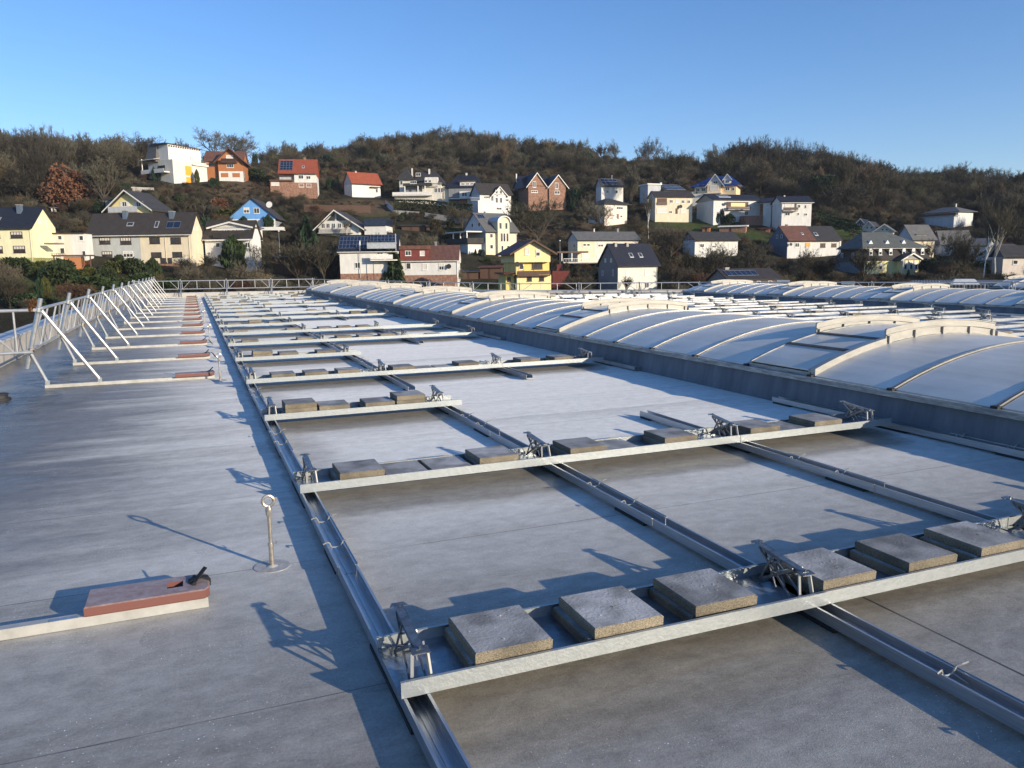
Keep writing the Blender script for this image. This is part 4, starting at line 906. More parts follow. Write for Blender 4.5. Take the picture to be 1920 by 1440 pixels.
    def skyl(s, px, py, w=8, h=7): 
        s.on_roof('skylight', px-w/2, px+w/2, py-h/2, py+h/2, 'metalroof', th=.06)
        s.on_roof('pane', px-w/2+1.2, px+w/2-1.2, py-h/2+1, py+h/2-1, 'glass', th=.09, parent=[c for c in KIDS[s.roof.name] if c.name.startswith('skylight')][-1])
    def chim(s, px, yt, yb, mat='dgrey', w=4, d=None):
        x = s.X(px); W = w*s.m/2; dd = s.rp[1] if d is None and hasattr(s, 'rp') else (d or s.depth/2)
        o = MB().box(x-W, x+W, dd-W, dd+W, s.Z(yb)-.8, s.Z(yt)).build('chimney', MAT[mat], s.o)
        MB().box(x-W-.06, x+W+.06, dd-W-.06, dd+W+.06, s.Z(yt)+.001, s.Z(yt)+.1).build('chimney_cap', MAT['stone'], o)
    def rail(s, x0, x1, yt, yb, d, mat='wframe', solid=False, name='balcony_railing'):
        X0, X1, z0, z1 = s.X(x0), s.X(x1), s.Z(yb), s.Z(yt); mb = MB()
        if solid: mb.box(X0, X1, d-.06, d, z0, z1)
        else:
            mb.box(X0, X1, d-.05, d, z1-.06, z1).box(X0, X1, d-.05, d, z0, z0+.06); n = int((X1-X0)/.35)
            for i in range(n+1): x = X0+(X1-X0-.04)*i/max(1, n); mb.box(x, x+.04, d-.045, d-.005, z0+.06, z1-.06)
        return mb.build(name, MAT[mat], s.o)
    def balcony(s, x0, x1, y, d0, d1, mat='stone'):
        return MB().box(s.X(x0), s.X(x1), d0, d1, s.Z(y)-.2, s.Z(y)).build('balcony', MAT[mat], s.o)
    def dish(s, px, py, d=-.4, r=.5, mat='stone'):
        x, z = s.X(px), s.Z(py); o = MB().tube((x, d, z), (x-.02, d-.12, z+.03), r*.5, r, n=14).build('satellite_dish', MAT[mat], s.o); MB().tube((x, d+.3, z-.2), (x, d, z), .03, n=6).build('dish_arm', MAT['fascia'], o)
    def pipe(s, px, y0, y1, mat='trimw', d=-.06):
        MB().tube((s.X(px), d, s.Z(y1)), (s.X(px), d, s.Z(y0)), .05, n=6).build('downpipe', MAT[mat], s.o)
# 1 yellow house, far left
h = House('pale yellow two-storey house with a black roof, cut by the left picture edge', -88, 66, 494, side=41, D=150, th=30)
h.wall(-88, 66, 429, 'paleyellow'); h.gable_x(-88, 66, 429, 387, 'r_black', 'paleyellow'); h.wall(-88, 66, 483, 'green', d0=-.03, d1=h.depth+.03, name='plinth')
for a in ((7,440,14,12,'B'),(41,440,19,12,'B'),(8,467,16,13,'B'),(43,467,19,13,'B'),(-30,440,19,12,'B'),(-30,467,19,12,'B')): h.win(*a)
h.swin(80,414,3.4,11,'s'); h.swin(91,417,3.4,11,'s'); h.chim(35, 383, 398, 'slate', 8, d=h.depth*.36); h.skyl(6,413,9,9); h.pipe(63,431,490,'cream'); h.box('door_canopy', 78, 100, 455, 458, 1.0, 3, 'dgrey')
# 2 small pink house
h = House('low pink and white flat-roofed house beside the pale yellow house', 106, 163, 486, side=13, D=153, th=25)
h.wall(106, 140, 439, 'pink'); h.wall(140, 163, 439, 'white'); MB().box(h.X(105), h.X(164), -.3, h.depth+.3, h.Z(439)+.001, h.Z(437)).build('roof', MAT['r_brown'], h.o)
for a in ((123,446,7,8,'d'),(158,447,7,9,'d'),(125,470,8,11,'d'),(160,475,6,9,'d')): h.win(*a)
h.rail(110, 135, 475, 479, -1.2, 'bframe')
h = House('brown timber garden shed in front of the pink and white house', 127, 172, 497, D=146, cat='shed', name='garden_shed', th=8)
h.wall(127, 156, 481, 'timber', d1=3); MB().box(h.X(110), h.X(174), -.5, 3.3, h.Z(480)+.0, h.Z(478)).build('roof', MAT['dtimber'], h.o)
for x in (111, 158, 170): h.box('post', x, x+2, 480.2, 500, -.3, -.1, 'dtimber')
# 3 grey + cream semi
h = House('long grey and cream semi-detached house with brown-framed windows and two chimneys', 184, 362, 497, side=21, D=150, th=24)
h.wall(184, 272, 441, 'grey'); h.wall(272, 362, 441, 'cream'); r = h.gable_x(183, 362, 441, 398.5, 'r_brown', 'cream', over=.6); h.wall(184, 273, 490, 'stone', d0=-.05, d1=3, name='plinth'); h.wall(273.2, 362, 493, 'brick', d0=-.05, d1=3, name='plinth')
for a in ((210,449,19,13,'B'),(247,450,19,13,'B'),(298,450,18,12,'b'),(335,451,18,12,'b'),(212,475,18,12,'B'),(249,475,18,12,'D'),(299,477,18,10,'b'),(336,477,17,10,'b')): h.win(*a)
for a in ((311,488,11,10,'b'),(322,488,7,10,'b'),(345,488,20,10,'s')): h.win(*a)
h.skyl(253,421,12,7); h.skyl(300,422,7,12); h.on_roof('solar_panel', 318, 342, 418, 430, 'solar', grid=(2,1)); h.chim(240, 393, 405, 'slate', 8, d=h.depth*.40); h.chim(323, 396, 408, 'slate', 9, d=h.depth*.40)
h.swin(367,428,2,9,'s'); h.swin(374,428,2,9,'s'); h.pipe(316,443,490,'cream'); h.pipe(358,443,493,'cream')
# 4 yellow gable house behind
h = House('yellow gabled house with white shutters peeping over the grey and cream semi', 222, 288, 402, side=36, D=190, th=34)
h.wall(222, 288, 389, 'yellow'); h.gable_y(221, 289, 389, 358.5, 'r_dark', 'yellow', over=1.2, fr=1.1, apex=253); h.win(247,382,8,9); h.win(271,383,8,9)
for x in (241,253,265,277): h.box('shutter', x-1.8, x+1.8, 378, 387, -.06, -.003, 'trimw')
h.balcony(226, 275, 397, -1.6, 0); h.rail(226, 275, 387.5, 397, -1.5, 'lgrey', solid=True); h.box('garage_roof', 200, 221, 368, 372, 2, 9, 'r_dark'); h.wall(203, 221, 373, 'dgrey', d0=2.2, d1=9)
# 5 modern white house on the hill
h = House('tall modern white house with orange shutters high on the hill', 338, 397, 342, side=-42, D=236, th=38)
h.wall(338, 397, 301, 'ivory2', d1=6); h.wall(341, 397, 272.5, 'white', d0=2.2, d1=7.5, yb=300); h.box('balcony', 370, 398, 305, 307.5, -.6, 2.2, 'trimw')
h.rail(371, 398, 299, 305, -.5, 'stone'); h.win(364,318.5,11.5,17,'o'); h.win(364.5,335.5,11.5,11,'o'); h.box('sign_disc', 378, 384, 290, 296, 2.05, 2.19, 'lgrey')
mb = MB(); mb.hexa([(h.X(336),1.9,h.Z(272.5)),(h.X(399),1.9,h.Z(274.5)),(h.X(399),8.2,h.Z(274.5)),(h.X(336),8.2,h.Z(272.5)),(h.X(336),1.9,h.Z(271)),(h.X(399),1.9,h.Z(273.5)),(h.X(399),8.2,h.Z(273.5)),(h.X(336),8.2,h.Z(271))]); mb.build('roof', MAT['r_dark'], h.o)
mb = MB()
for q in range(14): x = 342+q*4; mb.box(h.X(x), h.X(x)+.25, 1.85, 2.2, h.Z(277), h.Z(274.6))
mb.build('eaves_brackets', MAT['dtimber'], h.o)
d9 = h.depth
MB().box(h.w0+.01, h.w0+5.5, .8, d9, -3, h.Z(305)).build('wing_wall', MAT['lgrey'], h.o)
MB().hexa([(h.w0-.6,6.1,h.Z(303)),(h.w0+3,6.1,h.Z(300)),(h.w0+3,d9+.5,h.Z(300)),(h.w0-.6,d9+.5,h.Z(300)),(h.w0+.1,6.1,h.Z(269)),(h.w0+3,6.1,h.Z(269)),(h.w0+3,d9-1.0,h.Z(269)),(h.w0+.1,d9-1.0,h.Z(269))]).build('roof', MAT['r_grey'], h.o)
MB().box(h.w0-1.7, h.w0, 1.5, d9+1.0, h.Z(324), h.Z(322)).build('balcony', MAT['trimw'], h.o); MB().box(h.w0-1.7, h.w0-1.62, 1.5, d9+1.0, h.Z(321.8), h.Z(317)).build('balcony_railing', MAT['trimw'], h.o)
MB().box(h.w0-1.5, h.w0-1.3, d9+.6, d9+.8, -3, h.Z(297)).build('post', MAT['trimw'], h.o); MB().hexa([(h.w0-1.9,d9-5,h.Z(300)),(h.w0,d9-5,h.Z(297)),(h.w0,d9+1,h.Z(297)),(h.w0-1.9,d9+1,h.Z(300)),(h.w0-1.9,d9-5,h.Z(299.4)),(h.w0,d9-5,h.Z(296.4)),(h.w0,d9+1,h.Z(296.4)),(h.w0-1.9,d9+1,h.Z(299.4))]).build('awning', MAT['trimw'], h.o)
MB().box(h.w0-.03, h.w0+.01, 3.2, 6.0, h.Z(320), h.Z(310)).build('window', MAT['glass'], h.o); h.chim(368, 266, 272, 'dgrey', 4, d=5)
# 6 timber house
h = House('orange timber chalet house with a balcony beside the tall white modern house', 424, 467, 333, side=5, D=243, th=10)
h.depth = 9; h.wall(424, 467, 303, 'timber'); h.gable_y(423, 468, 303, 282, 'r_rust', 'timber', over=.9, fr=1.2, trim='dtimber'); h.wall(425, 467, 322, 'white', d0=-.12, d1=2, name='plinth')
h.box('garage_door', 428, 441, 325, 332.5, -.16, -.123, 'timber'); h.box('garage_door', 448, 461, 325, 332.5, -.16, -.123, 'timber'); h.win(445,296,12,6,'s'); h.win(445,312,12,7); h.balcony(431, 458, 306, -1.2, 0, 'dtimber'); h.rail(431, 458, 300, 306, -1.1, 'bframe', solid=True)
h.wall(401, 424, 304, 'timber', d0=1.2, d1=8); h.rp = (0, 0, 0, 0, 1, 1); h.gable_x(400, 466, 304, 283, 'r_rust', 'timber', d0=1.2, d1=8.6); h.chim(425, 280, 288, 'dgrey', 3.5); h.win(412,309,10,6,'b',d=1.2)
# 7 red roofed brick house
h = House('white and brick house with a red mansard roof and solar panels', 562, 601, 352, side=0, D=234, th=4)
h.depth = 9; h.wall(562, 601, 327, 'white'); h.wall(535, 562, 330, 'lgrey', d0=1); h.gable_x(535, 602, 328, 299, 'r_red', 'r_red', over=.5, gend=.2); h.wall(562, 601, 343, 'brick', d0=-.06, d1=3, name='plinth'); h.win(574,333,9,7); h.win(587,334,8,6); h.win(574,348,9,6,'s'); h.win(587,348,9,6,'s')
h.on_roof('solar_panel', 537, 559, 303, 322, 'solar', grid=(4,4)); h.skyl(578,315,5,5); h.chim(580, 296, 303, 'brick', 4); h.wall(521, 562, 343, 'brick', d0=-2.5, d1=1); h.box('balcony', 520, 562, 340, 342.5, -3, 1, 'dtimber'); h.rail(520, 562, 335, 340, -2.9, 'bframe'); h.win(530,347,14,6,'s',d=-2.5)
# 8 blue house
h = House('bright blue gabled house with a white ground floor', 441, 522, 432, side=12, D=193, th=12)
h.depth = 11; h.wall(441, 521, 409, 'blue'); h.wall(441, 521, 411, 'white', d0=-.05, d1=11.05, name='ground_floor'); h.gable_y(439, 523, 409, 373.5, 'r_dark', 'blue', over=.5, fr=.5, trim=None)
h.win(471,395,10,10,'D'); h.win(489,396,10,10); h.dish(511,385,.6,.75,'trimw'); h.box('terrace', 488, 539, 427, 433, -3.5, -.5, 'white')
# 9 white house with shallow dormer
h = House('white house with a shallow gabled dormer and black balcony panels beside the cream semi', 391, 474, 502, side=17, D=150, th=24)
h.wall(391, 474, 450, 'white'); h.gable_x(391, 474, 450, 415, 'r_brown', 'white', over=.3)
h.wall(401, 470, 428, 'white', d0=.8, d1=6, yb=450); h.gable_y(400, 471, 427, 418, 'r_brown', 'white', d0=.8, d1=5, over=.6, fr=.5)
for a in ((414,459,8,9),(467,460,9,10),(431,439,7,16),(440,439,7,16)): h.win(*a, 'd', d=.8 if a[1] < 445 else 0)
h.win(419,438,11,14,'s',d=.8); h.win(453,438,11,14,'s',d=.8); h.balcony(395, 472, 449.5, -.6, .9, 'trimw'); h.rail(409, 424, 438, 447, -.5, 'fascia', solid=True); h.rail(446, 457, 440, 448, -.5, 'fascia', solid=True); h.win(416,483,7,10,'b'); h.pipe(472,452,500)
# 10 A-frame
h = House('white A-frame house with a glazed gable left of the solar-roofed house', 596, 682, 446, side=0, D=188, th=14)
h.depth = 10; h.wall(604, 676, 427, 'white'); h.gable_y(600, 680, 427, 396, 'r_dark', 'white', over=1.0, fr=1.2, apex=634)
for x in (611, 620, 630, 641, 651, 660): h.win(x, 423, 7, 9)
mb = MB(); 
for s_ in (-1, 1): a, b = (h.X(633), h.X(618)) if s_ < 0 else (h.X(636), h.X(653)); mb.hexa([(a,-.05,h.Z(414)),(b,-.05,h.Z(414)),(b,-.01,h.Z(414)),(a,-.01,h.Z(414)),(a,-.05,h.Z(399.5)),(a+(b-a)*.05,-.05,h.Z(399.5)),(a+(b-a)*.05,-.01,h.Z(399.5)),(a,-.01,h.Z(399.5))])
mb.build('gable_glazing', MAT['glass'], h.o); h.balcony(604, 665, 436, -1.6, 0); h.rail(606, 664, 430, 436, -1.5, 'stone', solid=True)
h.wall(684, 724, 424.5, 'white', d0=1, d1=8); MB().box(h.X(684), h.X(725), .6, 8, h.Z(424)+.01, h.Z(412)).build('solar_panel', MAT['solar'], h.o)
# 11 solar house
h = House('white bungalow with large black solar roof and a balcony under a corrugated awning', 640, 748, 522, side=0, D=141, th=3)
h.depth = 9; h.wall(640, 746, 472, 'white'); h.wall(640, 746, 512, 'brick', d0=-.05, d1=4, name='plinth'); h.gable_x(637, 748, 473, 441, 'r_black', 'white', gend=.1); h.on_roof('solar_panel', 638, 690, 446, 468, 'solar', grid=(8,3)); h.on_roof('solar_panel', 694, 742, 443, 455, 'solar', grid=(7,2))
h.win(672,497,10,11); h.box('awning', 692, 745, 457, 467, -1.6, -1.3, 'metalroof'); h.box('awning_roof', 692, 745, 456, 457.5, -1.6, 1.0, 'metalroof'); h.balcony(697, 746, 487, -1.5, 0, 'trimw'); h.rail(697, 738, 478, 486, -1.4, 'trimw', solid=True); h.win(714,473,12,9); h.win(733,473,14,9); h.pipe(677,455,520,'metalroof',d=-.3); h.pipe(702,488,525,'bframe',d=-1.2)
MB().tube((h.X(678),-.2,h.Z(470)),(h.X(678),-.2,h.Z(452)),.12,n=8).build('flue', MAT['metalroof'], h.o); h.box('mast', 743, 744.5, 440, 478, -.4, -.2, 'metalroof')
h = House('white cottage with a brown tiled roof and dark red dormer right of the solar-roofed bungalow', 748, 858, 524, side=0, D=141, th=3)
h.depth = 9; h.wall(748, 858, 490, 'white'); h.wall(748, 857, 515, 'brick', d0=-.05, d1=4, name='plinth'); h.gable_x(748, 860, 490, 461, 'r_rust', 'white', over=.4, gend=.1); h.wall(752, 804, 468, 'redpaint', d0=.05, d1=3.4, yb=488, name='dormer'); h.box('dormer_roof', 750, 806, 461, 467.9, -.2, 4.2, 'r_rust')
h.win(767,474.5,11,9,'d',d=.05); h.win(793,475,9,9,'s',d=.05); h.win(767,498,9,12,'d'); h.win(797,500,9,12,'s'); h.win(828,500,10,13,'D'); h.dish(842,500,-.3,.45,'fascia'); h.chim(815, 454, 463, 'dgrey', 4); h.pipe(857,491,520)
# 12 cream house with arched dormer
h = House('cream house with a tall arched dormer bay and a veranda on its left', 912, 970, 475, side=-44, D=173, th=33)
h.wall(912, 970, 437, 'cream'); h.wall(912, 912.3, 437, 'lgrey', d0=-.01, d1=h.depth+.01, name='side_wall'); KIDS[h.o.name][-1].location.x -= .06  # side of the cream house coloured grey, its shade painted in
h.gable_x(912, 972, 437, 400, 'r_grey', 'lgrey', over=.5)
h.wall(931, 953, 418, 'cream', d0=-.7, d1=3.5, name='bay')
mb = MB(); xc, W_, n = h.X(942), (h.X(953)-h.X(931))/2, 14; prof = [(xc+W_*math.cos(math.pi*k/n), h.Z(418)+W_*.75*math.sin(math.pi*k/n)) for k in range(n+1)]; mb.prism(prof, -.69, 3.4); mb.build('bay_arch', MAT['cream'], h.o)
mb = MB()
for k in range(n):
    a, b = math.pi*k/n, math.pi*(k+1)/n; P = lambda r, t, y: (xc+r*math.cos(t), y, h.Z(418)+r*.75*math.sin(t)); mb.hexa([P(W_+.03,a,-1.1),P(W_+.03,b,-1.1),P(W_+.03,b,3.6),P(W_+.03,a,3.6),P(W_+.25,a,-1.1),P(W_+.25,b,-1.1),P(W_+.25,b,3.6),P(W_+.25,a,3.6)])
mb.build('arched_roof', MAT['metalroof'], h.o)
for a in ((936,425,5,12),(947,425,5,12),(938,446,4,16),(943,446,4,16),(949,446,4,16),(939,467,4,12),(950,467,4,12)): h.win(*a, 'd', d=-.7)
h.win(922,443,6,8); h.win(922,463,6,8); h.swin(887,422,4,8); h.swin(900,422,4,8); h.on_roof('solar_panel', 902, 918, 404, 412, 'solar', grid=(3,1)) if False else h.on_roof('solar_panel', 914, 926, 404, 412, 'solar', grid=(3,1)); h.pipe(969,438,474); h.chim(933, 397, 404, 'dgrey', 3)
MB().box(h.w0-4.4, h.w0, .5, h.depth, h.Z(457), h.Z(447)).build('canopy', MAT['r_dark'], h.o); MB().box(h.w0-3.9, h.w0-.02, 1.2, h.depth-1, -3, h.Z(457)-.01).build('garage', MAT['white'], h.o); MB().box(h.w0-4.6, h.w0-.02, .6, h.depth, h.Z(436.5), h.Z(434.5)).build('pergola_roof', MAT['trimw'], h.o)
for y_ in (.8, 3.5, 6.5): MB().box(h.w0-4.4, h.w0-4.2, y_, y_+.2, h.Z(447), h.Z(436.6)).build('pergola_post', MAT['trimw'], h.o)
# 13 red roof white
h = House('small white house with a bright red roof on the upper hillside', 666, 718, 367, side=-14, D=239, th=25)
h.wall(666, 718, 346, 'white'); h.gable_x(666, 719, 346, 323.5, 'r_red', 'lgrey', over=.6); h.win(680,353,8,5,'s'); h.win(701,357,6,10,'s'); h.win(711,356,4,7); h.chim(681, 321, 327, 'white', 2); h.box('door_canopy', 698, 714, 349.5, 351, -1, 0, 'dtimber')
# 14 villa with tower
h = House('large cream villa with a pointed corner tower and balconies', 750, 840, 382, side=0, D=234, th=8)
h.depth = 12; h.wall(772, 838, 350, 'ivory2', d0=.5); h.hip(774, 836, 348, 318, 'r_dark', d0=.5, rx0=790, rx1=815)
h.wall(752, 773, 336, 'ivory2', d0=2, d1=6.5, name='tower'); h.hip(750, 776, 336, 313.5, 'r_dark', d0=1.8, d1=6.8, rx0=762.6, rx1=763.4); h.win(756,341,5,9,'d',d=2,arch=True)
h.wall(797, 832, 345, 'ivory2', d0=-.8, d1=5, name='gable_bay'); h.hip(795, 835, 346, 332, 'r_dark', d0=-.9, d1=6, rx0=806, rx1=822); h.wall(803, 826, 335, 'ivory2', d0=-1.35, d1=.5, yb=352, name='gable_front'); h.win(805,341,5,6,'d',d=-1.35,arch=True); h.win(812,341,5,6,'d',d=-1.35,arch=True)
h.wall(766, 815, 350, 'dgrey', d0=-.4, d1=.5, yb=368, name='loggia_back'); h.wall(746, 816, 368, 'ivory2', d0=-1.0, d1=1.2, name='basement'); h.balcony(744, 816, 366.5, -2.4, 0, 'trimw'); h.rail(744, 816, 361, 366, -2.3, 'trimw', solid=True)
for x in (766, 790, 803): h.box('post', x, x+1.8, 350, 366, -2.3, -2.0, 'trimw')
h.box('porch_roof', 764, 816, 345.5, 350, -2.5, .6, 'r_dark'); h.win(783,344,12,5,'d',d=-2.5); h.win(787,327,9,6,'d',d=2.5)
for a in ((822,358,6,8),(828,358,4,8),(833,358,4,8)): h.win(*a,'d',d=-.8)
for a in ((758,375,14,8,'s'),(778,375,16,8,'s'),(797,375,10,8,'s')): h.win(*a, d=-1.0)
h.wall(836, 845, 355, 'ivory2', d0=0, d1=4, name='side_porch'); h.chim(773, 314, 326, 'white', 2.4, d=5); h.chim(805, 316, 326, 'white', 3, d=5); h.rail(797, 834, 345.5, 350, -1.7, 'trimw')
# 15 dark hipped house
h = House('dark hip-roofed house with white dormer behind the white gabled house', 842, 898, 384, side=0, D=232, th=6)
h.depth = 12; h.wall(845, 896, 352, 'dgrey'); h.hip(842, 905, 352, 326, 'r_black', rx0=858, rx1=890); h.wall(866, 893, 342, 'white', d0=.2, d1=6, yb=352, name='dormer'); h.box('dormer_roof', 864, 895, 340, 341.9, -.2, 6, 'r_dark')
for x in (872, 880, 888): h.win(x, 345.5, 6, 5, 'D', d=.2)
h.wall(866, 896, 360, 'white', d0=-1.5, d1=.5); h.win(875,366,10,7,'d',d=-1.5); h.win(889,366,8,7,'d',d=-1.5); h.balcony(848, 900, 373, -3, 0, 'trimw'); h.wall(866, 880, 374, 'brick', d0=-1.6, d1=0); h.chim(874, 323, 330, 'white', 3)
# 16 white gabled house
h = House('white brown-roofed house with a tall glazed front gable beside the dark hipped house', 902, 960, 397, side=-16, D=222, th=25)
h.wall(902, 960, 366, 'white'); h.gable_x(902, 961, 366, 344.5, 'r_brown', 'lgrey', over=.6); h.wall(925, 948, 366, 'white', d0=-.7, d1=2); h.gable_y(924, 949, 366, 352, 'r_brown', 'white', d0=-.7, d1=3.5, over=.6, fr=.3)
for a in ((931,361,5,7),(939,361,5,7),(931,376,5,10),(939,376,5,10),(935,391,10,5),(932,368,4,3)): h.win(*a,'d',d=-.7)
h.win(952,375,7,5); h.win(952,391,6,5); h.wall(893, 925, 378, 'white', d0=-2.0, d1=1, name='terrace'); h.rail(880, 925, 373, 378, -1.9, 'lgrey'); h.win(915,371,12,5)
# 17 twin brick gables
h = House('dark-roofed house with two steep brick gables half hidden by a bare tree', 992, 1062, 380, side=-16, D=232, th=22)
h.wall(992, 1028, 350, 'brick', d0=0, d1=8); h.wall(1029, 1060, 350, 'brick', d0=-.5, d1=8); h.gable_y(991, 1024, 349, 327, 'r_black', 'brick', over=.6, fr=.4, d1=9); h.gable_y(1029, 1062, 350, 330, 'r_black', 'brick', d0=-.5, d1=9, over=.6, fr=.4)
h.gable_x(988, 1058, 349, 330, 'r_black', 'slate', d0=2, d1=10); h.win(1003,347,6,11); h.win(1003,360,12,4); h.win(1043,349,6,11,'d',d=-.5); h.win(1044,361,10,6,'d',d=-.5); h.swin(985,352,3,8); h.chim(984, 325, 335, 'white', 2)
# 18 solar house
h = House('small white house with grid of solar panels on its roof above the pink-cream house', 1127, 1167, 373, side=-10, D=232, th=24)
h.wall(1127, 1167, 351, 'white'); h.gable_x(1127, 1167, 351, 336, 'r_dark', 'lgrey', over=.5); h.on_roof('solar_panel', 1129, 1158, 337.5, 348, 'solar', grid=(4,2)); h.win(1137.5,360,5,6); h.win(1155,360,5,6); h.chim(1151, 330, 340, 'dgrey', 1.5)
# 19 pink-cream
h = House('pink-cream house with a flat-pitched dark roof below the small solar-roofed house', 1133, 1175, 411, side=-30, D=214, th=40)
h.wall(1133, 1175, 383, 'pink'); h.hip(1133, 1177, 383, 371, 'r_dark', over=.7); h.win(1161,390,12,5); h.win(1143,389,10,5,'s'); h.win(1152,406,8,7,'s'); h.box('door', 1155, 1159, 401, 410, -.05, -.002, 'dtimber'); h.win(1164,405,4,4)
# 20 long cream house
h = House('long cream and pink grey-roofed house behind the yellow chalet', 1083, 1198, 492, side=-18, D=167, th=24)
h.wall(1083, 1115, 453, 'cream'); h.wall(1115, 1198, 453, 'pink'); h.gable_x(1083, 1199, 452, 436, 'r_grey', 'lgrey', over=.5)
for a in ((1096,460,6,5),(1103,460,6,5),(1126,460,11,8,'D'),(1099,480,11,7,'s'),(1125,481,12,8,'s')): h.win(*a)
h.chim(1123, 430, 438, 'white', 2); h.chim(1168, 430, 438, 'dgrey', 4); h.balcony(1040, 1125, 492, -5, -.2, 'stone'); h.rail(1040, 1125, 485, 492, -4.9, 'wframe'); h.box('porch_roof', 1034, 1090, 472, 475, -3.5, .5, 'dtimber'); h.swin(1077,461,3,6)
for x in (1042, 1060, 1078): h.box('porch_post', x, x+1.3, 475, 490, -3.4, -3.2, 'trimw')
# 21 yellow chalet
h = House('bright yellow gabled chalet with dark red roof and brown balcony', 967, 1033, 560, side=-9, D=118, th=14, base_drop=4)
h.depth = 9; h.wall(970, 1033, 492, 'strong', d0=.9); h.wall(965, 1032, 474, 'yellow', d0=0, yb=493); h.gable_y(964, 1033, 474, 454, 'r_dred', 'yellow', over=.8, fr=.7, trim='dtimber'); h.wall(970, 1033, 517, 'yellow', d0=-.05, d1=1)
h.win(988.5,473,8,13,'s'); h.win(1008.5,476,8,12,'D'); h.win(980,501,8,11,'d',d=.9); h.win(1010,500,20,12,'b',d=.9); h.win(992,524,9,8,'b',d=-.05); h.win(1015,524,9,8,'b',d=-.05); h.balcony(967, 1029, 516.5, -.8, 1, 'dtimber'); h.rail(967, 1029, 509, 516, -.75, 'dtimber', solid=True)
h.box('post', 998, 998.8, 493.3, 509, -.7, -.6, 'dtimber'); h.wall(951, 967, 515, 'strong', d0=1, d1=6, name='annex'); h.box('annex_roof', 945, 968, 511.5, 514.9, .3, 6.4, 'r_dred'); h.win(957,524,6,9,'b',d=1); h.pipe(969,493,555); h.dish(968,497,-.6,.4,'fascia')
h = House('red-brown timber fence and shed right of the yellow chalet', 1036, 1068, 524, side=0, D=137, th=4, cat='shed', name='garden_shed'); h.wall(1036, 1068, 508, 'redpaint', d1=.2); h.wall(1043, 1052, 496, 'redpaint', d0=1.5, d1=4)
# 22 white house with dark roof
h = House('white house with a dark tiled roof and grey slate side, nearest behind the railing', 1159, 1233, 560, side=-37, D=132, th=33, base_drop=4)
h.wall(1159, 1233, 501, 'ivory2'); MB().box(h.w0-.06, h.w0-.002, 0, h.depth, -4, h.Z(501)).build('side_cladding', MAT['dgrey'], h.o); h.gable_x(1159, 1234, 501, 459, 'r_black', 'dgrey', over=.45)
for a in ((1178,512,9,12,'s'),(1213,512,9,12,'s'),(1178,536,9,12,'s'),(1213,536,9,12,'d')): h.win(*a)
h.swin(1135,489,3,8,'s'); h.swin(1146,489,3,8,'s'); h.swin(1130,513,3,10,'s'); h.swin(1150,512,3,12,'s'); h.skyl(1190,482,7,8); h.skyl(1208,482,7,8); h.chim(1170, 457, 465, 'stone', 5, d=h.depth*.45); h.chim(1192, 457, 465, 'stone', 5, d=h.depth*.45); h.pipe(1232,503,556)
# 23 cream house
h = House('cream house with recessed corner balcony below the solar-roofed barn', 1227, 1295, 403, side=-13, D=222, th=22)
h.wall(1227, 1295, 371, 'cream'); h.gable_x(1227, 1296, 371, 359.5, 'r_brown', 'lgrey', over=.5); h.box('recess_shade_panel', 1230, 1248, 373, 385, -.05, -.002, 'dtimber'); h.rail(1230, 1248, 380, 385, -.2, 'bframe', solid=True)  # flat dark panel on the wall stands in for the recess's shade
for a in ((1256,378.5,6,6),(1267,378,6,6,'s'),(1277.5,379,6,6),(1288,379,6,6),(1239,395,18,9,'s'),(1278,395,9,7,'s'),(1255,398,6,5)): h.win(*a)
h.box('door', 1264, 1268, 391, 401, -.05, -.002, 'dtimber'); h.dish(1272,388,-.4,.5,'fascia')
h = House('barn with two big solar-panelled roofs behind the cream house', 1244, 1280, 362, side=-25, D=246, th=30)
h.wall(1244, 1280, 357, 'dgrey'); h.gable_x(1244, 1281, 357, 345, 'r_dark', 'dgrey'); h.on_roof('solar_panel', 1246, 1280, 346, 357, 'solar', grid=(6,3)); h.chim(1249, 341, 347, 'white', 3); h.wall(1217, 1240, 347, 'lgrey', d0=1, d1=6); h.box('roof_slab', 1215, 1241, 345, 347, .6, 6.5, 'trimw')
# 25 blue-roofed villa
h = House('peach and white villa with a shiny blue tiled roof high on the hillside', 1300, 1378, 366, side=0, D=249, th=6)
h.depth = 12; h.wall(1302, 1376, 347, 'peach'); h.hip(1300, 1380, 347, 327.5, 'r_blue', rx0=1326, rx1=1362, over=.8); h.wall(1326, 1350, 346, 'peach', d0=-1.2, d1=3); h.gable_y(1325, 1354, 347, 328, 'r_blue', 'white', d0=-1.0, d1=6, over=.5, fr=.5); h.win(1338,352,15,8,'s',d=-1.2); h.win(1340,342,8,5,'d',d=-1.0); h.balcony(1322, 1352, 361, -2.6, 0, 'trimw')
h.wall(1354, 1366, 337, 'white', d0=.2, d1=4, yb=347, name='dormer'); h.gable_y(1353, 1367, 337, 328, 'r_blue', 'white', d0=.2, d1=6, over=.3, fr=.3); h.win(1360,341,7,6,'d',d=.2); h.win(1361,354,8,6); h.win(1371,355,4,5)
for x in (1308, 1318): h.win(x,352,7,9,'d',arch=True)
h.wall(1289, 1302, 356, 'ivory2', d0=0, d1=5, name='side_terrace'); h.wall(1300, 1322, 361, 'ivory2', d0=-1.6, d1=0, name='garden_wall')
